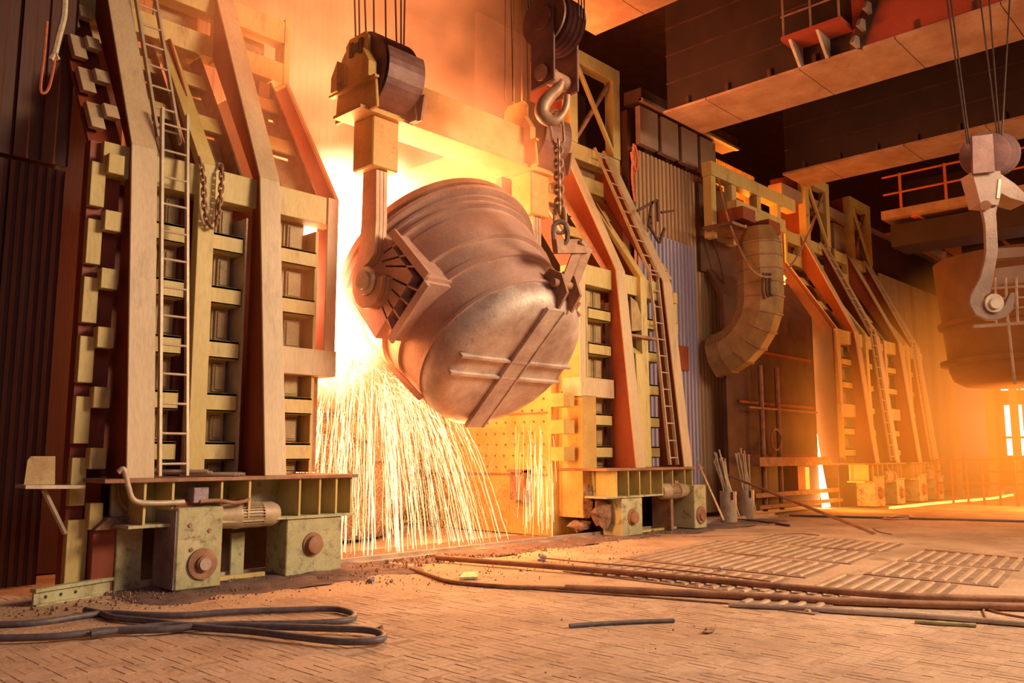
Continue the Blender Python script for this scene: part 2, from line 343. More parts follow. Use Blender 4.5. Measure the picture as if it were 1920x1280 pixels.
MB().box(13.35, 13.56, 12.35, 12.75, .72, 1.3).box(13.3, 13.56, 12.3, 12.35, .68, 1.34).box(13.3, 13.56, 12.3, 12.8, 1.3, 1.36).build('wall_niche', M['rust'], sw)
sl = MB().box(7.0, 7.2, 12.6, 18.9, 0, 8).build('wall_furnace_left', M['vessel']); tag(sl, kind='structure')
# converter vessel inside
cv = empty('converter_vessel', (9.9, 15.6, 0), 'big round converter vessel glowing inside the open bay behind the falling sparks', 'furnace')
MB().lathe([(0, 1.9), (.5, 2.3), (2.0, 2.45), (3.1, 2.3), (3.9, 1.5), (4.0, 1.25)], (9.9, 15.6, .05), (0, 0, 1), 40).build('vessel_shell', M['vessel'], cv)
MB().lathe([(0, 2.55), (.32, 2.55)], (9.9, 15.6, 1.55), (0, 0, 1), 40).build('trunnion_ring', M['rust'], cv)
MB().lathe([(0, 2.52), (.1, 2.52)], (9.9, 15.6, 2.45), (0, 0, 1), 40).build('band', M['rust'], cv)
MB().lathe([(0, 1.55), (.2, 1.5)], (9.9, 15.6, 3.85), (0, 0, 1), 32).build('mouth_ring', M['rust'], cv)
for i, (a, b) in enumerate((((7.6, 12.4, 2.9), (9.2, 12.9, 2.45)), ((8.6, 12.8, 2.2), (9.9, 13.0, 2.05)))):
    tag(MB().bar(a, b, .35, .3).build('hood_beam', M['rust']), ['dark slanting beam glimpsed behind sparks at upper left of the fall', 'lower dark beam stub glimpsed behind the middle of the sparks'][i], 'beam')
# ================================================================== GATES
YF = 11.1; ZK = 5.72; ZT = 8.15; YT = 12.7
def slope(z, off=0.):       # y of the gate skin at height z
    return YF+off if z <= ZK else (YF+off+(z-ZK)/(ZT-ZK)*(YT-YF) if z < ZT else YT+off)
def gate(X0, sg, name, label, group=None, full=True, left=False, detail=1):
    root = empty(name, (X0+sg*1.9, 11.1, 0), label, 'gate', group)
    X = lambda u: X0+sg*u
    P = lambda mb, nm, m, bv=.006: mb.build(nm, M[m], root, bevel=bv if detail else 0)
    # knee beam and tapered main columns
    P(MB().box(X(.006), X(3.62), YF, YF+.32, 5.28, ZK-.003), 'knee_beam', 'paint')
    for (u0, u1, m) in ((1.14, 1.47, 'paint2'), (2.99, 3.33, 'paint2')):
        a, b = X(u0), X(u1); t = .035
        face = MB()
        for (ya, za, yb, zb) in ((10.5, 1.40, 10.95, ZK), (10.95, ZK, 12.62, 9.25)):
            face.prism([(ya, za), (yb, zb), (yb+t, zb), (ya+t, za)], 'x', a, b)
        P(face, 'column_face', m)
        for xx in ((a+sg*.04, a+sg*.07), (b-sg*.07, b-sg*.04)):
            P(MB().prism([(10.5+t, 1.40), (10.95+t, ZK), (12.6, 9.2), (12.75, 9.2), (YT, ZT), (YF+.1, ZK), (YF+.1, 1.4)], 'x', *xx), 'column_web', 'web', 0)
    # slim middle column
    P(MB().prism([(10.95, 1.4), (11.0, ZK), (slope(ZT)-.06, ZT), (slope(ZT)-.02, ZT), (YF+.06, ZK), (YF+.06, 1.4)], 'x', X(2.12), X(2.36)), 'middle_column', 'paint')
    P(MB().prism([(11.03, 1.4), (11.1, ZK), (12.55, ZT), (12.9, ZT), (YF+.4, ZK), (YF+.4, 1.4)], 'x', X(2.2), X(2.23)), 'column_web', 'web', 0)
    # edge post at the opening
    lo = 3.0
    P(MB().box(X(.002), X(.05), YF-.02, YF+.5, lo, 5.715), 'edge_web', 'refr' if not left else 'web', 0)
    P(MB().box(X(0), X(.2), YF-.03, YF, lo, ZK), 'edge_flange', 'paint2')
    P(MB().prism([(YF-.03, ZK), (YT-.03, ZT), (YT+.02, ZT), (YF+.02, ZK)], 'x', X(0), X(.07)), 'edge_flange', 'paint2')
    P(MB().prism([(YF, ZK), (YT, ZT), (YT+.5, ZT), (YF+.5, ZK)], 'x', X(.0), X(.04)), 'edge_web', 'web', 0)
    P(MB().box(X(.14), X(.22), YF+.2, YF+.75, 1.42, lo), 'lower_post', 'rust')
    P(MB().box(X(-.012), X(1.135), YF-.05, YF+.45, 2.88, 3.28), 'heavy_beam', 'paint2')
    P(MB().box(X(.14), X(3.7), YF+.215, YF+.24, .02, 1.33), 'shade_sheet', 'dark', 0)  # dark sheet added below the ledge to block the glow and read as shade
    # shelf beams and cast panels behind
    zb = [4.55, 3.79, 3.02, 2.28, 1.6]
    for i, z in enumerate(zb):
        for (u0, u1) in ((.36 if z < 4 else .36, 1.14), (1.6, 2.15), (2.45, 2.95)):
            if u0 == .36 and i == 2: continue
            b = MB().box(X(u0), X(u1), YF+.02, YF+.06, z, z+.26).box(X(u0), X(u1), YF+.02, YF+.4, z+.22, z+.26).box(X(u0), X(u1), YF+.02, YF+.4, z, z+.03)
            P(b, 'shelf_beam', 'paint')
    zc = [1.42]+sorted(z+.0 for z in zb)+[5.28]
    for i in range(len(zc)-1):
        z0 = zc[i]+(.26 if i else 0); z1 = zc[i+1]
        if z1-z0 < .1: continue
        for (u0, u1) in ((.42, .78), (.80, 1.14), (1.64, 1.9), (1.92, 2.15), (2.45, 2.7), (2.72, 2.97)):
            b = MB().box(X(u0), X(u1), YF+.30, YF+.36, z0-.1, z1+.02)
            e = .045
            b.box(X(u0+e), X(u1-e), YF+.26, YF+.30, z0+.03, z1-.05)
            b.box(X(u0+e*1.6), X(u1-e*1.6), YF+.24, YF+.26, z0+.06, z1-.08)
            P(b, 'cast_panel', 'casting', .008)
    P(MB().box(X(.3), X(3.4), YF+.57, YF+.6, 1.4, 5.75), 'back_plate', 'web', 0)  # sheet added to stop firelight leaking between the panels
    P(MB().box(X(1.56), X(1.585), YF-.02, YF+.5, 1.42, 5.1), 'flange_strip', 'ladder', 0)
    P(MB().box(X(.31), X(.36), YF+.05, YF+.5, 1.42, 5.15), 'flange_strip', 'paint', 0)
    # outer strip with cleats
    for k in range(6):
        z = 5.55-.752*k
        P(MB().box(X(3.58), X(3.76), YF-.02, YF+.1, z-.72, z-.14), 'outer_strip', 'paint')
        P(MB().box(X(3.40), X(3.60), YF-.14, YF+.02, z-.28, z-.02), 'cleat', 'paint')
    P(MB().box(X(3.56), X(3.75), YF+.1, YF+.3, .05, ZK), 'outer_web', 'web', 0)
    P(MB().box(X(3.33), X(3.56), YF+.16, YF+.2, .05, ZK), 'back_sheet', 'web', 0)
    P(MB().box(X(3.52), X(3.76), YF-.02, YF+.1, .04, .90), 'outer_strip', 'paint')
    P(MB().box(X(3.40), X(3.56), YF-.14, YF+.02, .78, 1.1), 'cleat', 'paint')
    for k in range(4):
        z = 5.9+k*.62; y = slope(z)
        P(MB().prism([(slope(z)-.05, z), (slope(z+.42)-.05, z+.42), (slope(z+.42)+.08, z+.42), (slope(z)+.08, z)], 'x', X(3.58), X(3.76)), 'outer_strip', 'paint2')
        P(MB().prism([(slope(z+.2)-.16, z+.2), (slope(z+.42)-.16, z+.42), (slope(z+.42), z+.42), (slope(z+.2), z+.2)], 'x', X(3.40), X(3.58)), 'cleat', 'paint2')
    P(MB().prism([(YF+.15, ZK), (YT+.15, ZT), (YT+.22, ZT), (YF+.22, ZK)], 'x', X(3.33), X(3.76)), 'back_sheet', 'web', 0)
    # sloping bays: inner slats, cross bars, cast panels
    for (u0, u1) in ((.3, 1.14), (1.6, 2.14), (2.4, 2.95)):
        for (za, zz) in ((6.55, 6.85), (7.45, 7.75)):
            P(MB().prism([(slope(za)+.18, za), (slope(zz)+.18, zz), (slope(zz)+.26, zz), (slope(za)+.26, za)], 'x', X(u0), X(u1)), 'cross_bar', 'paint')
        for (za, zz) in ((5.75, 6.5), (6.56, 7.32), (7.38, 8.1)):
            m = (u0+u1)/2-.03
            for (a, b) in ((u0+.02, m), (m+.02, u1-(.10 if u0 < 1 else .03))):
                P(MB().prism([(slope(za)+.42, za), (slope(zz)+.42, zz), (slope(zz)+.49, zz), (slope(za)+.49, za)], 'x', X(a), X(b)), 'cast_panel', 'casting', 0)
        P(MB().prism([(slope(5.75)+.1, 5.75), (YT+.06, ZT-.03), (YT+.4, ZT-.03), (YF+.5, 5.75)], 'x', X(u0+.0), X(u0+.03)), 'inner_flange', 'rust', 0)
    # vertical head section
    for (za, zz) in ((8.15, 8.52), (8.9, 9.3)):
        P(MB().box(X(0), X(3.76), YT, YT+.3, za, zz), 'head_beam', 'paint')
    P(MB().box(X(-.01), X(.12), YT-.012, YT+.31, 8.12, 9.35), 'head_post', 'paint')
    P(MB().box(X(1.1), X(1.4), YT-.02, YT+.2, 8.1, 9.35), 'head_post', 'paint')
    for u in (.25, 1.5, 2.5): P(MB().box(X(u), X(u+.75), YT+.45, YT+.5, 8.0, 9.2), 'cast_panel', 'casting')
    # tower
    ta, tb = 1.7, 3.76; tz = 11.75
    P(MB().box(X(ta), X(ta+.3), YT-.02, YT+.25, 9.3, tz), 'tower_post', 'paint'); P(MB().box(X(tb-.3), X(tb+.004), YT-.022, YT+.25, 9.31, tz), 'tower_post', 'paint')
    P(MB().box(X(ta-.01), X(tb+.01), YT-.03, YT+.26, tz-.35, tz+.01), 'tower_beam', 'paint')
    P(MB().box(X(ta+.005), X(ta+.03), YT+.24, YT+1.3, 9.3, tz-.01), 'tower_side', 'web', 0)
    P(MB().bar((X(ta+.3), YT+.1, 9.4), (X(tb-.3), YT+.1, tz-.4), .09, .09), 'brace', 'rust', 0)
    P(MB().bar((X(ta+.3), YT+.0, tz-.4), (X(tb-.3), YT+.0, 9.4), .09, .09), 'brace', 'paint', 0)
    # platform ledge, back plate and stiffeners
    P(MB().box(X(-.02), X(3.62), 10.4, YF+.6, 1.35, 1.40), 'ledge', 'rust')
    P(MB().box(X(.3), X(3.3), 10.98, 11.05, .82, 1.35), 'apron_plate', 'box')
    P(MB().box(X(.0), X(3.3), 10.45, 11.0, .80, .84), 'apron_flange', 'box')
    for u in ((.06, .32, .6, .93, 1.7, 2.1, 2.75, 3.1) if left else (.35, .75, 1.15, 1.55, 2.0, 2.4, 2.9, 3.2)):
        P(MB().box(X(u), X(u+.03), 10.45, 11.0, .84, 1.35), 'stiffener', 'paint', 0)
    return root, X, P
def ladder(root, X, u0, u1, low, high, top_slope, m='ladder'):
    t = MB()
    for u in (u0, u1):
        a = Vector((X(u), low[0], low[1])); b = Vector((X(u), high[0], high[1]))
        o = MB().bar(a, b, .035, .07, (0, 1, 0)).build('ladder_rail', M[m], root)
    n = int((high[1]-low[1])/.36)
    for k in range(n):
        f = (k+.4)/n; y = low[0]+(high[0]-low[0])*f; z = low[1]+(high[1]-low[1])*f
        MB().cyl((X(u0)-.02, y-.02, z), (X(u1)+.02, y-.02, z), .016, 8).build('rung', M[m], root)
def wheelbox(root, x0, x1, y0, y1, z1, hx, hz, r, m='box', side='web'):
    o = MB().box(x0, x1, y0, y1, .03, z1).build('wheel_box', M[m], root, bevel=.012)
    MB().box(x0-.03, x1+.03, y0-.03, y1, z1, z1+.035).build('box_lid', M[m], o)
    h = MB().lathe([(0, r*1.35), (.02, r*1.3), (.02, r), (.09, r*.95), (.1, r*.7)], (hx, y0, hz), (0, -1, 0), 24).build('wheel_hub', M['rust'], o)
    return o
# --- left gate
g, GX, GP = gate(7.63, -1, 'furnace_gate', 'tall olive steel gate at the left of the fire, with ladder, chain and motor below', left=True)
ladder(g, GX, 2.58, 2.93, (10.5, 1.42), (11.02, 6.35), False)
ladder(g, GX, 2.62, 2.93, (11.1, 5.95), (12.5, 9.2), True)
wheelbox(g, 6.51, 7.42, 10.47, 11.0, .80, 6.93, .43, .125)
gb = MB().box(4.86, 5.46, 10.28, 10.9, .04, 1.03).build('gear_box', M['box'], g, bevel=.015)
MB().box(4.845, 4.86, 10.3, 10.88, .05, 1.0).build('side_plate', M['purplegrey'], gb)  # purple-grey plate painting the shade on this side of the box
MB().lathe([(0, .19), (.03, .19), (.035, .16), (.035, .1), (.075, .095), (.08, .07)], (5.2, 10.28, .34), (0, -1, 0), 28).build('hub', M['rust'], gb)
MB().cyl((5.2, 10.2, .34), (5.2, 10.18, .34), .075, 20).build('hub_cap', M['bare'], gb)
for (x, z) in ((5.02, .82), (5.28, .74), (5.05, .52)): MB().cyl((x, 10.28, z), (x, 10.265, z), .025, 10).build('plug', M['rust'], gb)
def motor(root, xa, xb, y, z, r, flip=False):
    L = xb-xa; s = -1 if flip else 1; A = xb if flip else xa
    o = MB().lathe([(0, r*.8), (.12*L, r*.95), (.3*L, r), (.34*L, r*1.08), (.38*L, r*1.08), (.38*L, r*.85), (.72*L, r*.85)], (A, y, z), (s, 0, 0), 24).build('motor', M['fin'], root)
    for k in range(26):
        a = 2*math.pi*k/26; c = Vector((A+s*.55*L, y+math.cos(a)*r*.93, z+math.sin(a)*r*.93)); rd = Vector((0, math.cos(a), math.sin(a)))
        MB().obox(c, (.17*L, 0, 0), rd*r*.1, Vector((0, -rd.z, rd.y))*.006).build('cooling_fin', M['fin'], o)
    MB().lathe([(0, r*1.02), (.18*L, r*1.02), (.27*L, r*.8), (.28*L, r*.4)], (A+s*.72*L, y, z), (s, 0, 0), 24).build('fan_cover', M['fin'], o)
    MB().box(A+s*.45*L-.07, A+s*.45*L+.09, y-.08, y+.06, z+r*.9, z+r*1.3).build('terminal_box', M['rust'], o)
    return o
motor(g, 5.46, 6.42, 10.6, .88, .165)
GP(MB().box(4.40, 4.72, 10.92, 11.15, .02, .78), 'support_box', 'box', .01)
GP(MB().box(4.12, 4.40, 10.95, 11.15, .02, .78), 'support_box', 'web', .01)
GP(MB().prism([(4.1, .78), (4.76, .78), (4.62, .92), (4.25, .92)], 'y', 10.85, 11.2), 'dust_cap', 'slag', 0)
GP(MB().box(5.95, 6.15, 10.95, 11.0, .04, .62), 'upright_plate', 'box')
GP(MB().box(5.5, 6.35, 10.72, 10.8, .03, .09), 'foot_bar', 'paint')
GP(MB().box(4.9, 5.3, 10.5, 10.9, 1.03, 1.1), 'gear_lid', 'web'); GP(MB().box(5.12, 5.32, 10.42, 10.6, 1.08, 1.27), 'junction_box', 'purplegrey')
pc = catmull([onY(222, 885, 10.45), onY(232, 880, 10.42), onY(240, 910, 10.42), onY(252, 938, 10.42), onY(290, 943, 10.4), onY(345, 941, 10.4)], 6)
GP(MB().tube(pc, .035, 10), 'conduit', 'ladder', 0)
GP(MB().tube(catmull([onY(375, 940, 10.42), onY(410, 938, 10.4), onY(440, 942, 10.38), onY(462, 938, 10.38), onY(465, 933, 10.5)], 6), .026, 10), 'conduit', 'rust', 0)
GP(MB().tube(catmull([onY(222, 905, 10.9), onY(224, 935, 10.9), onY(238, 955, 10.9), onY(250, 960, 10.9)], 6), .03, 8), 'conduit', 'rust', 0)
# bracket shelf at the far left edge
bs = empty('bracket_shelf', tuple(onY(90, 912, 10.9)), 'small steel bracket shelf sticking out left of the left gate', 'shelf')
a, b = onY(38, 912, 10.7), onY(150, 912, 10.9)
MB().obox((a+b)/2, (b-a)/2, (0, .18, 0), (0, 0, .02)).build('shelf_plate', M['bare'], bs)
MB().bar(onY(82, 918, 10.8), onY(122, 1000, 11.0), .04, .04).build('strut', M['bare'], bs)
pl = MB().slab([onY(*p, 10.85) for p in ((52, 862), (58, 855), (104, 855), (103, 908), (45, 908))], (0, .02, 0)).build('scrap_plate', M['casting']); tag(pl, 'battered tan steel plate standing on the bracket shelf at left', 'plate')
# rail offcut lying in front
a, b = onZ(62, 1138, .0), onZ(230, 1108, .0); d = (b-a).normalized(); n = Vector((-d.y, d.x, 0))
rc = empty('rail_offcut', tuple(a), 'short yellowish rail offcut with three bolt holes on the floor at left', 'rail')
MB().slab([a, b, b+ZZ*.16, a+ZZ*.16], n*.03).build('rail_web', M['box'], rc)
MB().obox((a+b)/2+n*.02+ZZ*.175, (b-a)/2, n*.05, ZZ*.02).build('rail_head', M['box'], rc)
MB().obox((a+b)/2+n*.02+ZZ*.012, (b-a)/2, n*.07, ZZ*.012).build('rail_foot', M['box'], rc)
for f in (.12, .28, .44): p = a+(b-a)*f+ZZ*.09; MB().cyl(p, p-n*.004, .02, 12).build('bolt_hole', M['blackmark'], rc)
# --- right gate
g2, RX, RP = gate(13.71, 1, 'furnace_gate', 'tall olive steel gate standing right of the tilted ladle, its left edge lit yellow')
ladder(g2, RX, 2.62, 2.93, (10.65, 1.45), (11.1, 6.1), False)
ladder(g2, RX, 2.55, 2.9, (11.0, 5.8), (12.6, 9.3), True)
wheelbox(g2, 14.25, 14.98, 10.47, 10.95, .80, 14.62, .40, .13)
gb = MB().box(16.75, 17.25, 10.3, 11.2, .04, 1.0).build('gear_box', M['box'], g2, bevel=.015)
MB().lathe([(0, .2), (.03, .19), (.035, .12), (.07, .11)], (17.0, 10.3, .33), (0, -1, 0), 24).build('hub', M['rust'], gb)
motor(g2, 15.75, 16.75, 10.55, .88, .17, flip=True)
RP(MB().box(16.1, 16.2, 10.5, 11.0, .04, .8), 'support_post', 'rust')
RP(MB().box(16.2, 16.75, 10.9, 10.95, .04, .85), 'back_plate', 'web')
RP(MB().box(15.0, 16.6, 10.68, 10.78, .03, .08), 'foot_bar', 'paint')
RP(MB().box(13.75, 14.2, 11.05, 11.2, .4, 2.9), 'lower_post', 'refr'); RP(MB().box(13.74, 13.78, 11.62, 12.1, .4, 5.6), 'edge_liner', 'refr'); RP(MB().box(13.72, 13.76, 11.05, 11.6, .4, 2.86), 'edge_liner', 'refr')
for z in (1.55, 2.1, 2.65): RP(MB().box(13.25, 13.6, 11.15, 11.5, z, z+.28), 'cleat', 'refr')
# tall duct casing on the middle bay of the right gate
dc = RP(MB().prism([(10.8, 1.42), (10.9, 3.9), (11.25, 4.15), (11.25, 1.42)], 'x', 15.45, 15.75), 'casing', 'paint')
RP(MB().cyl((16.05, 11.3, 1.42), (16.05, 11.3, 5.2), .22, 20), 'riser_pipe', 'casting', 0)
for k in range(8): RP(MB().lathe([(0, .235), (.04, .235)], (16.05, 11.3, 1.7+k*.45), (0, 0, 1), 20), 'pipe_band', 'dark', 0)
RP(MB().slab([(15.4, 10.95, 4.4), (16.0, 11.0, 4.5), (15.7, 11.0, 5.1), (15.45, 11.0, 5.2)], (0, .05, 0)), 'bent_plate', 'casting')
RP(MB().box(15.3, 16.3, 10.9, 11.4, 4.28, 4.34), 'shelf_plate', 'rust')
# slag lumps stuck at the foot of the right gate
def lump(c, r, n=2, sq=(1, 1, 1), seed=0):
    rr = random.Random(seed); b = MB(); K, J = 9, 6; vs = []
    ph = [rr.uniform(0, 6) for _ in range(6)]
    for j in range(J+1):
        th = math.pi*j/J
        for k in range(K):
            a = 2*math.pi*k/K; q = 1+.22*math.sin(3*a+ph[0]+2*th)+.16*math.sin(5*th+ph[1]+a)+rr.uniform(-.1, .1)
            if j in (0, J): q = 1
            vs.append(Vector(c)+Vector((math.sin(th)*math.cos(a)*sq[0], math.sin(th)*math.sin(a)*sq[1], math.cos(th)*sq[2]))*r*q)
    b.add(vs, [(j*K+k, j*K+(k+1) % K, (j+1)*K+(k+1) % K, (j+1)*K+k) for j in range(J) for k in range(K)], False); return b
for i, (p, Y, r, sq) in enumerate((((1128, 960), 10.85, .26, (1, .7, 1.1)), ((1098, 940), 11.1, .2, (.7, .7, 1.7)), ((1088, 985), 11.25, .2, (1.4, 1, .6)))):
    c = onY(*p, Y); tag(lump(c, r, sq=sq, seed=i+3).build('slag_lump', M['slag']), ['rough brown slag lump beside the wheel box of the right gate', 'tall crusted slag column clinging to the foot of the right gate', 'low slag heap at the rail below the right gate'][i], 'slag')
# --- two far gates
gate(26.9, 1, 'furnace_gate', 'far olive gate just right of the glowing slit, nearer of the two far gates', detail=0)
gate(30.95, 1, 'furnace_gate', 'farthest olive gate, beside the pale far wall with ladder rungs on its edge', detail=0)
for (q, X0) in (('a', 26.9), ('b', 30.95)):
    r_ = [o for o in COL.objects if o.name.startswith('furnace_gate')][2 if q == 'a' else 3]
    ladder(r_, lambda u: X0+u, 2.6, 2.95, (10.55, 1.45), (11.0, 6.0), False); ladder(r_, lambda u: X0+u, 2.6, 2.95, (11.0, 5.8), (12.6, 9.3), True)
    wheelbox(r_, X0+.7, X0+1.5, 10.4, 11.0, .95, X0+1.1, .45, .16)
    wheelbox(r_, X0+2.6, X0+3.3, 10.4, 11.0, .85, X0+2.95, .4, .15)
    motor(r_, X0+1.7, X0+2.5, 10.5, .95, .2)
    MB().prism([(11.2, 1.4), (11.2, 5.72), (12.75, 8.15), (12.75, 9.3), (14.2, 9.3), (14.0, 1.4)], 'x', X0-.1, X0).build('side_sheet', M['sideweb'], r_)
# ================================================================== SECOND FURNACE
sb = empty('closed_furnace_door', (24, 11.9, 0), 'plain dark plate door closing the second furnace, left of the glowing slit', 'door')
MB().prism([(11.75, .1), (11.75, 6.1), (12.5, 7.3), (12.6, 7.3), (11.9, 6.1), (11.9, .1)], 'x', 20.9, 26.56).build('door_plate', M['dark'], sb)
MB().box(20.6, 23.2, 12.25, 12.35, 6.8, 9.4).build('upper_plate', M['dark'], sb)  # dark panel added to cover the bright gap behind the duct
for z in (1.6, 3.1, 4.6): MB().box(21.5, 26.3, 11.68, 11.75, z, z+.08).build('door_seam', M['web'], sb)
MB().box(21.6, 26.3, 11.2, 11.75, 1.35, 1.6).build('sill_beam', M['rust'], sb)
MB().box(21.5, 27.0, 11.3, 11.4, .5, .62).build('kerb_beam', M['rust'], sb); MB().box(21.5, 27.0, 11.2, 11.35, .2, .3).build('kerb_beam', M['rust'], sb)
MB().box(21.6, 26.0, 11.45, 11.52, 2.95, 3.0).build('pipe_rail', M['rust'], sb)
for x in (22.4, 23.4): MB().cyl((x, 11.5, .1), (x, 11.5, 4.2), .07, 10).build('standpipe', M['rust'], sb)
w_ = MB().lathe([(0, .0001), (0, .0001)], (22.6, 11.4, 2.0), (0, -1, 0), 6)
ring = [Vector((22.9+.3*math.cos(a), 11.35, 2.1+.3*math.sin(a))) for a in [2*math.pi*k/20 for k in range(20)]]
MB().tube(ring, .03, 6, close=True).build('hand_wheel', M['rust'], sb)
fp = MB().box(24.75, 25.75, 11.70, 11.74, .60, 1.28).build('fire_port', M['hotwall']); fp2 = fp
tag(fp, 'square glowing fire port low in the dark furnace door', 'port')
fpf = MB().box(24.35, 24.85, 11.42, 11.72, .52, 1.33).build('port_shutter', M['web']); tag(fpf, 'dark hinged shutter box beside the glowing port', 'shutter')
# bright interior behind the slit
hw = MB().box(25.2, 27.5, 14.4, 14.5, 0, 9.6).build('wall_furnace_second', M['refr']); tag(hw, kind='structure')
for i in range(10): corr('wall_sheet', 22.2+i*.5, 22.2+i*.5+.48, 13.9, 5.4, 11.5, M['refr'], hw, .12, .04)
point('slit_glow', (26.6, 13.2, 5.2), 700, (1, .5, .12), .3)
ms = MB(); pts = []
p0 = Vector((26.62, 11.95, 5.6))
for k in range(15): f = k/14; pts.append(Vector((26.62+.03*f, 11.95-.35*f*f, 5.4*(1-f)+.02)))
ms.tube(pts, [.02+.004*i+(.012*(i-9) if i > 9 else 0) for i in range(15)], 8)
tag(ms.build('molten_stream', M['metal']), 'narrow white-hot stream of metal falling down the slit beside the far gate', 'molten metal')
tag(MB().tube([Vector((27.4, 9.9, .03)), Vector((31, 9.7, .03)), Vector((36, 9.2, .03)), Vector((42, 9.5, .03))], .05, 6).build('metal_runner', emis('runner_glow', (1, .45, .06), 4)), 'thin glowing yellow line of metal along the far floor', 'molten metal')
tp = MB()
for k in range(14): tp.add(*(lambda l: (l.v, l.f))(lump(Vector((25.1+U(-1.3, 1.1), 12.56+U(-.05, .1), 7.34+U(-.03, .1))), U(.1, .22), seed=k)))
tag(tp.build('glowing_slag_crust', emis('crust_glow', (1, .5, .14), 2.2)), 'glowing yellow-white slag crust on top of the dark furnace door', 'slag')
# duct elbow
du = empty('duct_elbow', (22.2, 10.9, 4.2), 'segmented olive sheet-metal duct elbow hanging left of the dark furnace door', 'duct')
def ring8(c, t, w, h):
    t = t.normalized(); s_ = Vector((1, 0, 0)); n_ = t.cross(s_).normalized(); q = .42
    return [c+s_*w*a+n_*h*b for a, b in ((-1, -q), (-q, -1), (q, -1), (1, -q), (1, q), (q, 1), (-q, 1), (-1, q))]
DX = 20.75; dy = 10.55; path = [(Vector((DX, dy, 7.75)), .34), (Vector((DX, dy, 7.3)), .55)]+[(Vector((DX, dy, 7.3-.36*k)), .57) for k in range(1, 5)]
cc = Vector((DX, dy+1.5, 5.86))
for k in range(1, 7): a = R_(90*k/6*.95); path.append((cc+Vector((0, -1.5*math.cos(a), -1.5*math.sin(a))), .57))
for i in range(len(path)-1):
    c0, r0 = path[i]; c1, r1 = path[i+1]; t = c1-c0
    t0 = (path[i+1][0]-path[max(i-1, 0)][0]); t1 = (path[min(i+2, len(path)-1)][0]-path[i][0])
    A = ring8(c0, t0, r0*.8, r0); B = ring8(c1, t1, r1*.8, r1)
    mb = MB().add(A+B, [(k, (k+1) % 8, 8+(k+1) % 8, 8+k) for k in range(8)])
    mb.build('duct_segment', M['duct'], du)
    A = ring8(c1, t1, r1*.8*1.05, r1*1.05); B = ring8(c1+t1.normalized()*.04, t1, r1*.8*1.05, r1*1.05)
    MB().add(A+B, [(k, (k+1) % 8, 8+(k+1) % 8, 8+k) for k in range(8)]+[tuple(range(8))[::-1], tuple(range(8, 16))]).build('duct_flange', M['rust'], du)
# support frame above the duct
sf = empty('duct_support_frame', (22, 11.6, 8.6), 'olive beams bolted high on the wall above the duct elbow', 'beam')
MB().box(20.2, 25.4, 11.6, 11.9, 9.35, 9.75).build('top_beam', M['paint'], sf); MB().box(21.0, 24.0, 11.3, 11.6, 8.35, 8.75).build('lower_beam', M['paint'], sf)
for x in (20.25, 21.4, 22.9, 24.2): MB().box(x, x+.25, 11.65, 11.9, 7.6, 9.4).build('hanger', M['paint'], sf)
for x, y0 in ((20.6, 10.9), (22.3, 11.0)): MB().box(x, x+.7, y0, 11.7, 8.05, 8.4).build('bracket', M['web'], sf)
MB().box(20.0, 22.5, 10.9, 11.8, 7.78, 7.86).build('bracket_plate', M['rust'], sf)
rp = catmull([onY(1347, 335, 11.4), onY(1362, 400, 11.1), onY(1380, 450, 10.9), onY(1405, 500, 10.2), onY(1430, 518, 10.1), onY(1460, 515, 10.1), onY(1485, 495, 10.2), onY(1510, 450, 10.4), onY(1530, 400, 12.4)], 6)
tag(MB().tube(rp, .03, 6).build('slack_cable', M['rust']), 'slack brown cable drooping across the front of the duct elbow', 'cable')
tag(MB().tube(catmull([onY(1320, 330, 12.0), onY(1330, 420, 12.0), onY(1352, 500, 12.0), onY(1362, 560, 12.0)], 6), .025, 6).build('hanging_cable', M['dark']), 'thin dark cable hanging on the brown corrugated wall left of the duct', 'cable')
rg = MB()
for k in range(5): rg.tube(catmull([onY(1432+k*6, 512, 10.1), onY(1430+k*7, 540+k*4, 10.1), onY(1434+k*7, 560-k*3, 10.1)], 4), .035, 5)
tag(rg.build('rag_bundle', M['dark']), 'bundle of dark rags hanging off the slack cable', 'rags')
# ================================================================== LADLE
C0 = Vector((9.82, 10.6, 4.37)); AL = R_(46); AX = Vector((0, math.cos(AL), math.sin(AL))); PP = Vector((0, -math.sin(AL), math.cos(AL))); XX = Vector((1, 0, 0)); B0 = C0-AX*1.85
ld = empty('ladle', tuple(B0), 'huge tilted steel ladle with a cross of ribs on its bottom, pouring into the fire', 'ladle')
rb = lambda s_: 1.40+.15*min(s_, 1.85)/1.0*.6+.05*max(0, s_-1.4)
prof = [(.42, 1.36), (.42, 1.42), (.95, 1.50), (1.35, 1.55), (1.9, 1.62), (2.5, 1.72), (2.72, 1.75), (2.72, 1.45), (1.0, 1.25), (.9, 0)]
b = MB(); b.lathe(prof, B0, AX, 64, XX); b.build('shell', M['ladle'], ld)
MB().lathe([(.03, 0), (.0, .6), (.01, 1.1), (.05, 1.26), (.15, 1.37), (.3, 1.42), (.44, 1.43), (.44, 1.3)], B0, AX, 64, XX).build('bottom_dish', M['ladleface'], ld)
for (s_, wd, r_, nm) in ((.42, .06, 1.455, 'band'), (.98, .12, 1.555, 'band'), (1.42, .55, 1.635, 'band'), (2.12, .05, 1.74, 'band'), (2.3, .05, 1.76, 'band')):
    MB().lathe([(0, r_-.06), (0, r_), (wd, r_+wd*.08), (wd, r_-.06)], B0+AX*s_, AX, 64, XX).build(nm, M['ladle'], ld)
MB().lathe([(0, 1.68), (0, 1.86), (.07, 1.87), (.07, 1.68)], B0+AX*2.42, AX, 64, XX).build('rim_flange', M['ladle'], ld)
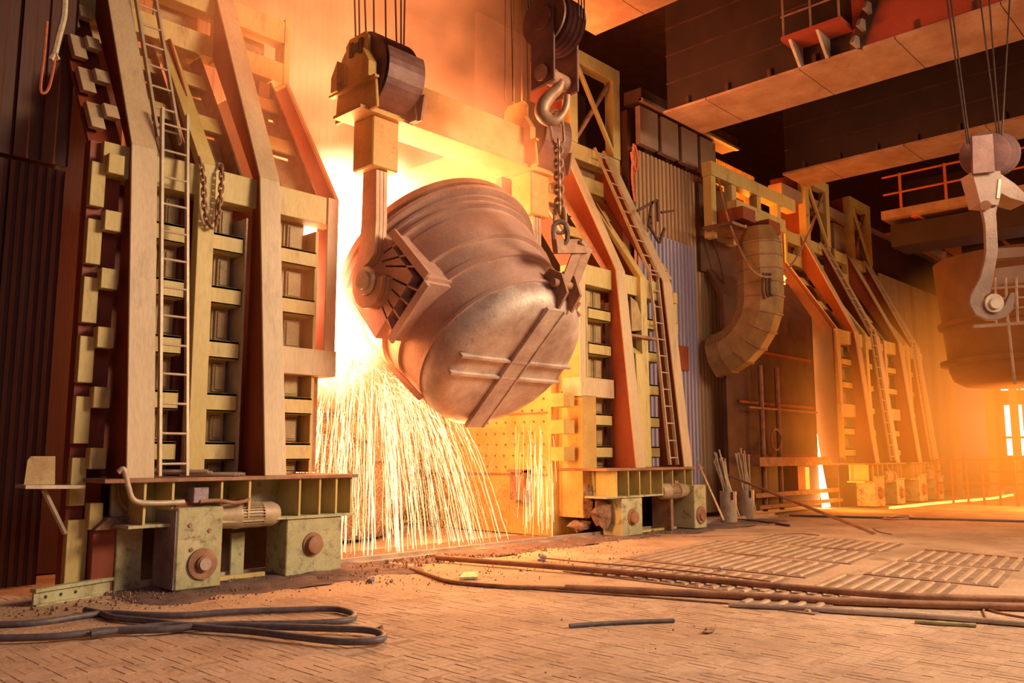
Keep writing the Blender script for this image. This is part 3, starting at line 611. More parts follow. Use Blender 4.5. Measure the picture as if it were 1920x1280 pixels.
MB().lathe([(0, 1.66), (0, 1.83), (.12, 1.84), (.12, 1.66)], B0+AX*2.62, AX, 64, XX).build('rim', M['hook'], ld)
MB().slab([B0+AX*2.6+XX*a+PP*b_ for a, b_ in ((-.5, -1.6), (.5, -1.6), (.3, -2.1), (-.3, -2.1))], AX*.14).build('pouring_lip', M['rust'], ld)
# bottom ribs: wide pair across, wide pair upright
for (dx, wd) in ((0, .40), (-.19, .03), (.19, .03)): MB().obox(B0-AX*(.012 if wd > .1 else .03)+XX*dx, XX*wd*.5, PP*1.26, AX*.03).build('bottom_rib', M['ladleface'], ld)
for dp in (.17, -.17): MB().obox(B0-AX*.008+PP*dp, XX*1.26, PP*.022, AX*.04).build('bottom_rib', M['ladleface'], ld)
for sx in (-1, 1):
    xo = C0.x+sx*1.62; VA = [onX(*q, 8.05) for q in ((733, 443), (797, 525), (728, 632))]
    # trunnion pad, pin, V-shaped box flange with cells
    MB().obox(C0+XX*sx*1.68, XX*.08, PP*.62, AX*.62).build('trunnion_pad', M['ladle'], ld)
    MB().cyl(C0+XX*sx*1.6, C0+XX*sx*1.98, .16, 24).build('trunnion_pin', M['hook'], ld)
    V = [Vector((0, q.y-C0.y, q.z-C0.z)) for q in VA]
    for i in range(2):
        p, q = C0+V[i], C0+V[i+1]; n_ = (q-p).cross(XX).normalized()
        MB().slab([p+XX*sx*1.25, q+XX*sx*1.2, q+XX*sx*1.78, p+XX*sx*1.78], n_*.06).build('trunnion_flange', M['ladle'], ld)
        MB().slab([p+XX*sx*1.74, q+XX*sx*1.74, q+XX*sx*1.79, p+XX*sx*1.79], n_*.14).build('flange_lip', M['ladle'], ld)
    for i, t in ((0, .18), (0, .45), (0, .72), (1, .2), (1, .45), (1, .7), (1, .92)):
        p = C0+V[i]*(1-t)+V[i+1]*t; q = C0+(V[i]*(1-t)+V[i+1]*t)*.4+AX*.25
        MB().slab([p+XX*sx*1.35, q+XX*sx*1.45, q+XX*sx*1.76, p+XX*sx*1.76], (p-q).cross(XX).normalized()*.03).build('cell_rib', M['ladle'], ld)
# side gusset strip on the shell
for sx in (-1, 1): MB().slab([B0+AX*.3+XX*sx*1.1-PP*.98, B0+AX*.75+XX*sx*1.15-PP*1.02, B0+AX*1.2+XX*sx*1.2-PP*1.08, B0+AX*1.2+XX*sx*1.26-PP*1.14, B0+AX*.3+XX*sx*1.16-PP*1.04], XX*.03).build('shell_gusset', M['ladle'], ld)
# tilting lug at the top of the bottom
lug = B0+PP*1.36+AX*.30+XX*.22
for dx in (-.16, .16): MB().slab([lug+XX*dx+q for q in (AX*.35-PP*.05, AX*(-.3)-PP*.12, AX*(-.25)+PP*.2, PP*.34+AX*.05, AX*.3+PP*.25)], XX*.05).build('tilting_lug', M['rust'], ld)
MB().cyl(lug-XX*.28+PP*.18, lug+XX*.3+PP*.18, .07, 14).build('lug_pin', M['rust'], ld)
# ================================================================== MAIN HOIST
YH = 10.6; XL, XR = 7.98, 11.66
hb = empty('ladle_hoist_beam', (9.8, YH, 6.6), 'orange-lit lifting beam with two sheave blocks and long hooks holding the big ladle', 'hoist')
MB().box(7.6, 12.0, YH-.28, YH+.28, 7.0, 7.75).build('cross_beam', M['block'], hb, bevel=.01)
MB().box(7.4, 12.2, YH-.36, YH+.36, 6.97, 7.02).build('beam_flange', M['block'], hb)
SZ = 7.72
for X_ in (XL, XR):
    pol = [(YH-.55, 6.98), (YH+.55, 6.98), (YH+.5, 7.45), (YH+.3, 7.6), (YH+.3, 8.22), (YH+.2, 8.32), (YH-.2, 8.32), (YH-.3, 8.22), (YH-.3, 7.6), (YH-.5, 7.45)]
    MB().prism(pol, 'x', X_-.42, X_-.36).build('cheek_plate', M['block'], hb, bevel=.01)
    MB().prism(pol, 'x', X_+.36, X_+.42).build('cheek_plate', M['sheave'], hb, bevel=.01)
    MB().box(X_-.50, X_-.42, YH-.6, YH+.62, 7.42, 7.46).build('cheek_flange', M['block'], hb)
    for yy in (-.5, .34): MB().prism([(YH+yy, 7.45), (YH+yy+.16, 7.45), (YH+yy+.16, 7.95 if yy < 0 else 7.7), (YH+yy, 7.7 if yy < 0 else 7.95)], 'x', X_-.55, X_-.40).build('gusset', M['block'], hb)
    if X_ == XL:
        k = MB(); zb_ = 7.98; h_ = .24
        for (a, c) in ((-.17, -.08), (.08, .17)): k.box(X_-.45, X_-.425, YH+a, YH+c, zb_, zb_+h_)
        k.box(X_-.45, X_-.43, YH-.1, YH+.1, zb_+.05, zb_+h_-.05); k.build('letter_mark', M['blackmark'], hb)
    for k in range(5):
        x = X_-.28+k*.14
        MB().lathe([(-.055, .60), (-.045, .66), (-.02, .59), (.02, .59), (.045, .66), (.055, .60)], (x, YH, SZ), (1, 0, 0), 44).build('sheave', M['sheave'], hb)
    ar_ = [R_(158+8.5*k) for k in range(11)]
    gd = [(YH+.70*math.cos(a), SZ+.70*math.sin(a)) for a in ar_]+[(YH+.67*math.cos(a), SZ+.67*math.sin(a)) for a in ar_[::-1]]
    MB().prism(gd, 'x', X_-.3, X_+.42).build('sheave_guard', M['sheave'], hb)
    MB().prism([(YH-.6, 6.98), (YH+.6, 6.98), (YH+.4, 7.4), (YH-.68, 7.4)], 'x', X_+.42, X_+.46).build('side_plate', M['sheave'], hb)
    # bracket below the beam and lamellar hook
    MB().box(X_-.26, X_+.26, YH-.26, YH+.26, 6.15, 6.98).build('hook_hanger', M['block'], hb, bevel=.02)
    hk = []
    w1 = .17
    out = [(-w1, 6.2), (w1, 6.2), (w1, 5.4), (.22, 4.85), (.27, 4.55), (.22, 4.38)]
    # hook opening to the camera side (-Y): J around the pin
    z0 = 4.37; cur = [(YH+a, z) for a, z in ((.17, 6.25), (.19, 5.3), (.25, 4.9))]
    for k in range(9): a = R_(35-k*27); cur.append((YH+.40*math.cos(a)+.0, z0+.02+.46*math.sin(a)))
    inner = [(YH-.24, z0+.02)]
    for k in range(9): a = R_(180+k*22); inner.append((YH+.22*math.cos(a), z0+.24*math.sin(a)))
    inner += [(YH+.18, z0+.22), (YH-.02, z0+.30), (YH-.16, z0+.42), (YH-.19, 5.3), (YH-.17, 6.25)]
    for li in range(3): MB().prism(cur+inner, 'x', X_-.11+li*.075, X_-.11+li*.075+.065).build('hook_plate', M['hook'], hb)
    MB().lathe([(0, .23), (.05, .22), (.05, .15), (.09, .14)], (X_-.13, YH, z0), (-1, 0, 0), 24).build('pin_collar', M['bare'], hb)
    # ropes
for i, (px, px2) in enumerate(((668, 663), (675, 672), (688, 682), (702, 700), (724, 722), (744, 740), (752, 752), (757, 760))):
    X_ = XL-.26+i*.075; Yr = YH-.6 if i > 3 else YH+.55
    a = onX(px, 100 if i else 105, X_); b = onX(px2, -60, X_+.02)
    a = Vector((X_, a.y, min(a.z, 8.1))); d = (b-a); b = a+d*4
    MB().cyl(a-(b-a).normalized()*.5, b, .016, 6).build('wire_rope', M['rope'], hb)
for i in range(6): MB().cyl((XR-.3+i*.12, YH+(.5 if i % 2 else -.5), 8.6), (XR-.3+i*.12, YH+(.5 if i % 2 else -.5), 17), .016, 6).build('wire_rope', M['rope'], hb)
# ================================================================== AUXILIARY HOIST, HOOK, CHAIN
YA = 8.35
ah = empty('auxiliary_hoist_block', tuple(onY(1030, 120, YA)), 'dark red sheave block with a single crane hook hanging above the chain', 'hoist')
ca_ = onY(1028, 40, YA); XA = ca_.x
for k in range(4): MB().lathe([(-.05, .40), (-.04, .46), (-.01, .40), (.01, .40), (.04, .46), (.05, .40)], (XA+.02+k*.11, YA, ca_.z), (1, 0, 0), 36).build('sheave', M['sheave'], ah)
MB().lathe([(0, .44), (.04, .44), (.05, .2), (.1, .19)], (XA-.08, YA, ca_.z), (-1, 0, 0), 36).build('end_cap', M['sheave'], ah)
for x in (XA-.16, XA+.42): MB().prism([(YA-.24, ca_.z+.1), (YA-.24, ca_.z-1.1), (YA+.24, ca_.z-1.15), (YA+.24, ca_.z+.1)], 'x', x, x+.05).build('cheek_plate', M['sheave'], ah, bevel=.01)
MB().cyl((XA-.2, YA, ca_.z-.92), (XA+.5, YA, ca_.z-.92), .13, 18).build('cross_head', M['rust'], ah)
# hook in a plane facing the camera
hc = onY(1036, 198, YA); hx = (RT*1.0); s_ = 1/ (FPX/ (hc-CAM).dot(FW))
def hp(px, py): return onY(1036, 198, YA)+RT*((px-1036)*s_)+ZZ*(-(py-198)*s_)
hpts = [hp(1053, 150), hp(1046, 165), hp(1030, 180), hp(1018, 198), hp(1017, 214), hp(1028, 226), hp(1043, 226), hp(1056, 212), hp(1062, 195), hp(1063, 178)]
MB().tube(catmull(hpts, 5), [.06+.06*math.sin(math.pi*min(1, i/34)) for i in range(46)], 12).build('hook', M['hook'], ah)
MB().cyl(hp(1053, 155), Vector((XA+.13, YA, ca_.z-.8)), .06, 12).build('hook_shank', M['rust'], ah)
for k in range(6): MB().cyl((XA+.02+k*.07, YA-.44 if k > 2 else YA+.44, ca_.z), (XA+.02+k*.07, YA-.44 if k > 2 else YA+.44, 17), .014, 6).build('wire_rope', M['rope'], ah)
for k in range(2): MB().cyl(onY(962+k*28, 190, 9.4), onY(957+k*28, -80, 9.4), .01, 5).build('guy_wire', M['rope'], ah)
def link(c, d, side, L, W, r, nm, m, parent):
    d = d.normalized(); side = (side-d*side.dot(d)).normalized(); pts = []
    for k in range(16):
        a = 2*math.pi*k/16; pts.append(c+d*((L/2-W/2)*(1 if math.sin(a) > 0 else -1)*(1 if abs(math.sin(a)) > 1e-6 else 0)+math.sin(a)*W/2)+side*math.cos(a)*W/2)
    return MB().tube(pts, r, 7, close=True).build(nm, m, parent)
ch = empty('ladle_chain', tuple(onY(1050, 440, YA)), 'long steel chain from the crane hook down to the ladle tilting lug', 'chain')
top = hp(1040, 212); bot = onY(1052, 455, YA); link((hp(1040, 215)+hp(1047, 268))/2, hp(1047, 272)-hp(1040, 208), RT, (hp(1040, 205)-hp(1047, 272)).length, .2, .028, 'master_link', M['hook'], ch)
n = 11; p0, p1 = hp(1046, 266), onY(1049, 398, YA)
for k in range(n): 
    c = p0+(p1-p0)*((k+.5)/n); link(c, p1-p0, RT if k % 2 else FH, (p1-p0).length/n*1.42, .12, .026, 'chain_link', M['hook'], ch)
link(onY(1050, 412, YA), p1-p0, RT, .42, .17, .03, 'chain_link', M['hook'], ch)
link(onY(1051, 437, YA), p1-p0, RT, .36, .22, .042, 'ring_link', M['hook2'], ch)
ar = empty('tilting_link', tuple(lug+PP*.18), 'bent steel arm joining the chain ring to the lug on the ladle', 'link')
e1, e2, e3 = onY(1040, 462, YA), onY(1098, 462, YA), lug+PP*.18
MB().bar(e1, e2, .1, .22).build('top_bar', M['rust'], ar); MB().cyl(e2+Vector((-.25, -.1, .03)), e2+Vector((.12, .04, -.03)), .03, 8).build('cotter', M['bare'], ar)
for dx in (-.1, .12): MB().bar(e2+Vector((dx-.05, 0, 0)), e3+XX*(dx+.1), .03, .16).build('side_bar', M['rust'], ar)
# ================================================================== CHAIN AND LINES ON THE LEFT GATE
gc = empty('hanging_chain', tuple(onY(394, 425, 10.9)), 'rusty chain looped over the knee beam of the left gate', 'chain')
cp = catmull([onY(374, 297, 10.95), onY(381, 330, 10.9), onY(383, 380, 10.9), onY(387, 408, 10.9), onY(396, 424, 10.9), onY(407, 410, 10.9), onY(413, 370, 10.9), onY(416, 330, 10.9), onY(413, 308, 11.0)], 8)
ds = [0]
for a, b in zip(cp, cp[1:]): ds.append(ds[-1]+(b-a).length)
NL = 22
for k in range(NL):
    t = ds[-1]*(k+.5)/NL; i = max(j for j in range(len(ds)-1) if ds[j] <= t); f = (t-ds[i])/(ds[i+1]-ds[i]); c = cp[i].lerp(cp[i+1], f); d = cp[i+1]-cp[i]
    link(c, d, XX if k % 2 else Vector((.3, 1, 0)), ds[-1]/NL*1.45, .065, .015, 'chain_link', M['rust'], gc)
tag(MB().tube(catmull([onY(122, -20, 11.0), onY(120, 30, 11.0), onY(110, 70, 11.0), onY(103, 100, 11.0)], 5), .04, 7).tube([onY(95, 112, 11.0), onY(103, 98, 11.0), onY(108, 112, 11.0)], .035, 6).build('knotted_rope', M['white']), 'pale knotted rope hanging down the upper left gate edge', 'rope')
tag(MB().tube(catmull([onY(88, 40, 11.0), onY(83, 100, 11.0), onY(76, 165, 11.0), onY(84, 174, 11.0), onY(93, 160, 11.0), onY(100, 128, 11.0), onY(103, 105, 11.0)], 6), .018, 6).build('rope_loop', M['redhose']), 'thin orange-red rope loop below the pale knotted rope', 'rope')
tag(MB().tube(catmull([onY(1188, 270, 11.6), onY(1185, 330, 11.6), onY(1190, 378, 11.6)], 4), .03, 6).tube(catmull([onY(1190, 272, 11.6), onY(1196, 300, 11.6), onY(1192, 320, 11.6), onY(1186, 300, 11.6), onY(1184, 285, 11.6)], 4), .04, 6).build('rope_coil', M['redhose']), 'coil of orange rope hanging high on the right gate', 'rope')
# clutter brackets on right gate edge
cb = empty('bracket_tree', tuple(onY(1235, 455, 11.6)), 'angular steel brackets sticking out of the upper right edge of the right gate', 'bracket')
for a, b in (((1195, 395), (1232, 375)), ((1232, 375), (1234, 415)), ((1222, 420), (1218, 405)), ((1218, 425), (1236, 455)), ((1236, 455), (1246, 428)), ((1240, 398), (1262, 395)), ((1222, 378), (1216, 425))):
    MB().bar(onY(*a, 11.5), onY(*b, 11.5), .06, .05, (0, 1, 0)).build('angle_bar', M['dark'], cb)
# small tubes on the ledge of the left gate
for i, (px, py) in enumerate(((390, 883), (398, 886), (441, 889), (449, 893), (453, 888), (459, 893))):
    a = onY(px, py, 10.36+.01*i); a.z = max(a.z, 1.428); b = a+Vector((-.55, .42, 0))
    o = MB().lathe([(0, .017), (0, .024), ((b-a).length, .024), ((b-a).length, .0)], a, b-a, 10).build('steel_tube', M['bare'])
    tag(o, 'short pale steel tube of the pair beside the slim gate column' if i < 2 else 'short pale steel tube lying in a bundle on the left gate ledge', 'tube', 'tube pair on the left gate ledge' if i < 2 else 'tube bundle on the left gate ledge')
# ================================================================== LANCE BUCKETS
for bi, (px, py, D, lean) in enumerate(((1367, 985, 0, -.42), (1401, 977, 0, -.22))):
    c = onZ(px, py-4); r = .20
    bk = empty('lance_bucket', tuple(c), ['rusty grey steel cylinder holding lances, nearer of the two', 'rusty grey steel cylinder holding lances, right and slightly farther'][bi], 'bucket')
    H_ = .78 if bi == 0 else .76
    MB().lathe([(0, r), (H_, r), (H_, r-.015), (.04, r-.015), (.04, 0)], c, (0, 0, 1), 32).build('cylinder_wall', M['purplegrey' if 0 else 'bare'], bk)
    MB().box(c.x-.16, c.x-.14, c.y-r-.012, c.y-r+.03, H_-.2, H_-.01).build('weld_seam', M['dark'], bk)
    rr = random.Random(11+bi)
    for k in range(15):
        a = rr.uniform(0, 6.28); q = rr.uniform(.02, .15); foot = c+Vector((math.cos(a)*q*.8, math.sin(a)*q*.8, .06)); L_ = rr.uniform(1.35, 1.68)
        dr = RT*(lean+rr.uniform(-.10, .30 if bi == 0 else .2))+FH*rr.uniform(-.1, .1)
        # pass through the bucket mouth
        dd = (dr+ZZ*1.55).normalized(); foot = c+RT*(rr.uniform(-.10, .12))+FH*rr.uniform(-.1, .1)-dd*.55+ZZ*.72; foot.z = max(foot.z, .06)
        rr.uniform(0, 1)
        tag(MB().cyl(foot, foot+dd*L_, .017, 8).build('sampling_lance', M['lance']), 'pale steel lance standing in the %s steel cylinder' % ('nearer' if bi == 0 else 'farther'), 'lance', 'lances in the %s cylinder' % ('nearer' if bi == 0 else 'farther'))
a = onY(1306, 859, 11.0)
tag(MB().cyl(onZ(1357, 985, .5)*1.0+Vector((0, 0, .1)), a, .017, 8).build('sampling_lance', M['lance']), 'single pale lance leaning far left out of the nearer cylinder', 'lance')
# long leaning bar
tag(MB().tube([onY(1345, 883, 12.0), onZ(1640, 1000, .02)], .035, 8).build('leaning_bar', M['rust']), 'long rusty bar leaning from behind the lances down to the floor', 'bar')
# ================================================================== FLOOR CLUTTER
def fpipe(name, pts, r, m, label, cat='pipe', n=10, z=None):
    P = [onZ(x, y, (z if z is not None else r)) for x, y in pts]
    return tag(MB().tube(catmull(P, 5), r, n).build(name, M[m]), label, cat)
fpipe('long_pipe', [(818, 1045), (1100, 1067), (1500, 1102), (1700, 1117), (1925, 1124)], .042, 'rust', 'long rusty pipe from the rail to the right edge, the farther of two', z=.075)
fpipe('long_pipe', [(1060, 1102), (1300, 1112), (1600, 1128), (1925, 1138)], .045, 'rust', 'long dark rusty pipe lying just nearer than the orange-brown one')
fpipe('bent_pipe', [(770, 1066), (800, 1076), (835, 1088), (880, 1094), (960, 1100), (1070, 1103)], .028, 'rust', 'thin bent pipe end reaching toward the sparks')
fpipe('thin_rod', [(880, 1096), (1000, 1104), (1200, 1118), (1366, 1131)], .012, 'rust', 'thin rusty rod lying along the nearer side of the bent pipe', 'rod')
fpipe('grey_pipe', [(1366, 1133), (1500, 1140), (1600, 1147), (1750, 1156), (1925, 1170)], .03, 'bare', 'jointed grey-brown pipe running to the right edge in front of the long pipes')
fpipe('spoon_rod', [(1022, 1046), (1100, 1054), (1200, 1062), (1300, 1072), (1400, 1084), (1445, 1090)], .012, 'rust', 'thin sampling rod with a dark ball end behind the long pipes', 'rod', z=.05)
tag(lump(onZ(1015, 1047, .04), .07, seed=21).build('ball_end', M['purplegrey']), 'dark purple lump at the tip of the sampling rod', 'slag')
fpipe('short_bar', [(1068, 1173), (1110, 1170), (1180, 1166), (1264, 1163)], .022, 'hose', 'short grey-green bar lying alone on the brick floor', 'bar')
fpipe('bright_rod', [(1735, 1030), (1800, 1036), (1925, 1048)], .018, 'hook', 'short orange-lit rod on the floor near the right edge', 'rod')
fpipe('far_hose', [(1480, 966), (1600, 969), (1720, 972), (1925, 977)], .03, 'hose', 'thin dark hose lying across the far sandy floor', 'hose')
fpipe('hose_loop', [(1656, 972), (1680, 967), (1705, 967), (1712, 971), (1680, 973), (1656, 972)], .025, 'bare', 'small flat loop of cable on the far floor', 'cable')
fpipe('scrap_bar', [(1715, 1165), (1760, 1168), (1830, 1172)], .02, 'box', 'short yellowish scrap bar near the bottom of the grey pipe', 'bar')
fpipe('wire_scrap', [(1850, 1160), (1845, 1142), (1880, 1150), (1925, 1158)], .012, 'rust', 'bent wire scrap at the right edge beside the long pipes', 'wire')
fpipe('wire_scrap', [(1280, 1006), (1360, 1004), (1440, 1002), (1500, 1000), (1536, 1003)], .012, 'rust', 'thin long wire on the grey floor in front of the lance cylinders', 'wire')
fpipe('wire_scrap', [(1636, 990), (1650, 997), (1672, 1001)], .01, 'rust', 'short curled wire at the foot of the leaning bar', 'wire')
fpipe('floor_bar', [(1380, 985), (1440, 983), (1475, 981)], .02, 'rust', 'short bar lying at the foot of the farther lance cylinder', 'bar')
fpipe('floor_bar', [(1480, 985), (1420, 977), (1360, 972)], .03, 'dark', 'dark bar lying behind the two lance cylinders', 'bar')
H1 = [(-60, 1172), (60, 1168), (150, 1155), (200, 1149), (260, 1152), (340, 1153), (430, 1147), (540, 1143), (620, 1141), (655, 1147), (664, 1156), (640, 1164), (560, 1168), (440, 1170), (350, 1172), (280, 1164), (215, 1158), (190, 1150), (160, 1143)]
fpipe('rubber_hose', H1, .033, 'hose', 'upper loop of dark rubber hose on the floor at lower left', 'hose', z=.04)
H2 = [(-60, 1197), (80, 1194), (150, 1188), (200, 1182), (300, 1180), (400, 1172), (500, 1174), (600, 1177), (680, 1180), (712, 1186), (719, 1195), (700, 1201), (640, 1202), (560, 1194), (470, 1183), (400, 1178), (320, 1172), (250, 1178), (170, 1188)]
fpipe('rubber_hose', H2, .033, 'hose', 'lower loop of dark rubber hose nearest the camera', 'hose', z=.055)
tag(lump(onZ(712, 1184, .05), .05, seed=2).build('hose_clamp', M['rust']), 'rusty clamp at the tip of the lower hose loop', 'clamp')
tag(lump(onZ(1330, 1182, .02), .06, sq=(1.6, .7, .5), seed=9).build('leaf_scrap', M['rust']), 'pointed reddish scrap on the brick floor right of the short bar', 'scrap')
tag(MB().slab([onZ(862, 1086, .02), onZ(895, 1085, .02), onZ(897, 1075, .06), onZ(870, 1076, .06)], ZZ*.03).build('scrap_block', M['box']), 'small dark green block beside the bent pipe', 'scrap')
for i, (x, y, r) in enumerate(((697, 1088, .045), (734, 1089, .025), (432, 1094, .06), (1350, 1068, .04))):
    tag(lump(onZ(x, y, r*.6), r, seed=i+40).build('pebble', M['purplegrey']), ['round dark pebble on the orange floor near the foot of the sparks', 'tiny stone right of the round pebble', 'grey stone in the dust below the motor', 'small dark stone beside the ribbed plates'][i], 'stone')
db = MB(); rr = random.Random(5)
for k in range(4200):
    t = rr.random()
    if t < .45: x, y = rr.uniform(4.2, 16), 10.85-abs(rr.gauss(0, .45))
    elif t < .7: x, y = rr.uniform(7, 13), 9.6+rr.gauss(0, .7)
    elif t < .85: x, y = rr.uniform(3, 8), 9.9+rr.gauss(0, .4)
    else: x, y = rr.uniform(5, 18), rr.uniform(4, 11)
    s_ = (abs(rr.gauss(0, .012))+.005)*(.45 if t >= .85 else 1); 
    if rr.random() < .03: s_ *= 2.2
    c = Vector((x, min(y, 10.9), s_*.5+(.03 if y > 9.9 else 0))); q = [c+Vector((rr.uniform(-1, 1), rr.uniform(-1, 1), rr.uniform(-.3, 1)))*s_ for _ in range(4)]
    q[0] = c+Vector((s_, 0, -s_)); q[1] = c+Vector((-s_, .5*s_, -s_)); q[2] = c+Vector((0, -s_, -s_)); q[3].z = c.z+s_*.35; q[3].x = c.x+rr.uniform(-.4, .4)*s_; q[3].y = c.y+rr.uniform(-.4,.4)*s_
    db.add(q, [(0, 2, 1), (0, 1, 3), (1, 2, 3), (2, 0, 3)])
tag(db.build('rubble', M['slag']), 'scattered crumbs of slag along the foot of the gates and over the floor', 'rubble', kind='stuff')
# low heaps of dark dust along the gate feet
M['dust'] = mat('dark_mill_dust', (.13, .08, .075), (.28, .18, .15), 3., .9, 0, fine=60, rust=(.40, .26, .18), rustamt=.42, bump=1.0)
def heap(x0, x1, y0, y1, h, nm, label, seed):
    b = MB(); nx, ny = 70, 22; r1 = random.Random(seed); ph = [r1.uniform(0, 6) for _ in range(6)]
    for j in range(ny+1):
        for i in range(nx+1):
            u, v = i/nx, j/ny; x = x0+(x1-x0)*u; y = y0+(y1-y0)*v
            e = min(1, 6*u, 6*(1-u))*min(1, 2.2*v+.25*math.sin(x*3+ph[0])+.15*math.sin(x*8+ph[1]))
            b.v.append(Vector((x, y, -.010+(.016 if e > .12 else 0)+h*max(0, e)*(.75+.3*math.sin(x*4+y*5+ph[2])+.2*math.sin(x*11-y*9+ph[3]))+r1.uniform(0, .006))))
    for j in range(ny):
        for i in range(nx): k = j*(nx+1)+i; b.f.append((k, k+1, k+nx+2, k+nx+1)); b.sm.append(True)
    tag(b.build(nm, M['dust']), label, 'dust', kind='stuff')
heap(4.2, 8.6, 9.55, 10.95, .045, 'dust_heap', 'dark dust spread along the foot of the left gate', 4)
heap(8.6, 15.5, 10.1, 10.95, .05, 'dust_heap', 'brown dust and crust along the near side of the rail', 8)
heap(15.5, 21.0, 9.9, 11.0, .03, 'dust_heap', 'grey dust in front of the right gate and lance cylinders', 12)
hp_ = MB()
for k in range(46):
    l = lump(Vector((U(9.5, 14.2), 10.86-U(0, .5), .0)), U(.04, .13), sq=(1.4, 1, .45), seed=k+80); hp_.add(l.v, l.f)
tag(hp_.build('slag_heaps', M['slag']), 'low brown crust of slag lumps along the near side of the rail', 'slag', kind='stuff')
# ================================================================== OVERHEAD CRANE GIRDERS
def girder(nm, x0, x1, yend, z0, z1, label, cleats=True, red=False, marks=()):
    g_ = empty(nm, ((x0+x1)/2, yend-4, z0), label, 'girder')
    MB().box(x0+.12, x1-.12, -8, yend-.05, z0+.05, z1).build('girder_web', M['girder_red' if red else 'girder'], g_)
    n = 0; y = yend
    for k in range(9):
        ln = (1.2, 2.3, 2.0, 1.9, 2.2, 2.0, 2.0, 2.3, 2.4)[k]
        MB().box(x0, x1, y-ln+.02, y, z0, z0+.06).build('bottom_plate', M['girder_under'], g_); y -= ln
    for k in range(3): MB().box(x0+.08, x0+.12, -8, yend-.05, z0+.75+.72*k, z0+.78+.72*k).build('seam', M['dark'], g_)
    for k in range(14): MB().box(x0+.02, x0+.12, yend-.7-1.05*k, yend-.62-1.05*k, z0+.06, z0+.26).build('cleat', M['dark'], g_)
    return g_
g1 = girder('crane_girder', 16.95, 18.75, 11.0, 9.95, 12.9, 'wide brown crane girder overhead, the middle one with red web and small platform', red=False)
MB().box(17.0, 17.068, -8, 6.35, 10.02, 12.9).build('red_web_panel', M['girder_red'], g1)
for y in (7.45, 6.85): MB().prism([(16.45, 10.45), (17.05, 10.45), (17.05, 9.98), (16.9, 9.98)], 'y', y, y+.06).build('bracket', M['bare'], g1)
MB().box(16.4, 17.05, 6.35, 7.65, 10.45, 10.54).build('platform', M['girder_red'], g1)
for y in (7.6, 7.0, 6.4): MB().cyl((16.44, y, 10.5), (16.44, y, 11.6), .025, 6).build('railing_post', M['rust'], g1)
for z in (11.0, 11.55): MB().cyl((16.44, 6.3, z), (16.44, 7.65, z), .022, 6).build('railing_bar', M['rust'], g1)
for k in range(5): MB().prism([(16.6, 10.0+k*.32), (17.0, 10.0+k*.32), (17.0, 10.24+k*.32), (16.75, 10.2+k*.32)], 'y', 6.2-k*.14, 6.28-k*.14).build('step', M['bare'], g1)
MB().bar((16.98, 6.3, 10.0), (16.98, 5.5, 11.9), .06, .3).build('stair_side', M['dark'], g1)
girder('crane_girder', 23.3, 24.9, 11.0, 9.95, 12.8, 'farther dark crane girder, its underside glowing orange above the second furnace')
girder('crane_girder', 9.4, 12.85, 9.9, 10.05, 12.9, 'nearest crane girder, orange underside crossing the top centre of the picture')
# third bridge with walkway
g3 = empty('crane_walkway', (31.5, 6, 10.1), 'orange railed crane walkway farthest back under the dark roof', 'walkway')
MB().box(30.9, 33.4, -6, 10.9, 10.1, 10.4).build('deck', M['girder_under'], g3); MB().box(31.2, 32.8, -6, 10.7, 9.1, 9.9).build('girder_web', M['girder'], g3)
for k in range(8): MB().cyl((30.95, 10.2-k*1.5, 10.4), (30.95, 10.2-k*1.5, 11.7), .05, 6).build('railing_post', M['orange'], g3)
for z in (11.0, 11.65): MB().cyl((30.95, -5, z), (30.95, 10.8, z), .04, 6).build('railing_bar', M['orange'], g3)
for k in range(6): MB().box(31.0, 33.2, 9.7-k*1.9, 9.9-k*1.9, 10.02, 10.1).build('cross_bar', M['orange'], g3)
g4 = empty('roof_truss', (40, 8, 11), 'dim far roof girders and pipes behind the walkway', 'truss')
MB().box(38, 39.5, -6, 12.3, 11.5, 13.5).build('girder_web', M['girder'], g4); MB().box(46, 47, -6, 12.3, 11, 13).build('girder_web', M['girder'], g4)
for k in range(7): MB().bar((38, 12-k*2.4, 11.4), (38, 10.8-k*2.4, 9.9), .12, .12).build('truss_bar', M['rust'], g4)
MB().cyl((36, 11.5, 10.6), (44, 11.5, 10.2), .25, 10).build('pipe', M['upper'], g4)
# ================================================================== RIGHT-HAND CRANE HOOK AND FAR LADLE
DH = 15.5
def od(x, y, d=0.): return onD(x, y, DH+d)
rh = empty('lamellar_crane_hook', tuple(od(1862, 600)), 'big grey lamellar crane hook hanging at the right edge', 'hook')
sc_ = DH/FPX
def tk(pts, d0, d1, nm, m, parent, D=DH):
    A = [onD(x, y, D+d0) for x, y in pts]; v = FH*(d1-d0)
    return MB().slab(A, v).build(nm, M[m], parent, bevel=.008)
cur = [(1838, 330), (1872, 330), (1870, 370), (1866, 395), (1869, 440), (1872, 475), (1868, 505), (1860, 545), (1868, 552), (1878, 560)]
hook = [(1838, 378), (1872, 378), (1868, 400), (1872, 470), (1858, 548), (1846, 556), (1845, 567), (1850, 578), (1862, 583), (1876, 580), (1884, 572), (1889, 560), (1895, 548), (1903, 548), (1904, 560), (1900, 580), (1888, 594), (1868, 600), (1848, 599), (1830, 590), (1820, 574), (1818, 563), (1820, 553), (1838, 520), (1846, 490), (1849, 470), (1847, 420)]
for k in range(3): tk(hook, -.12+k*.09, -.12+k*.09+.075, 'hook_plate', 'hook2', rh)
MB().lathe([(0, .17), (.05, .17), (.05, .1), (.1, .1)], od(1862, 568, -.12), -FW, 24).build('hook_pin', M['bare'], rh)
tk([(1822, 322), (1876, 320), (1880, 352), (1872, 385), (1838, 382), (1830, 350)], -.2, .2, 'hook_hanger', 'upper', rh)
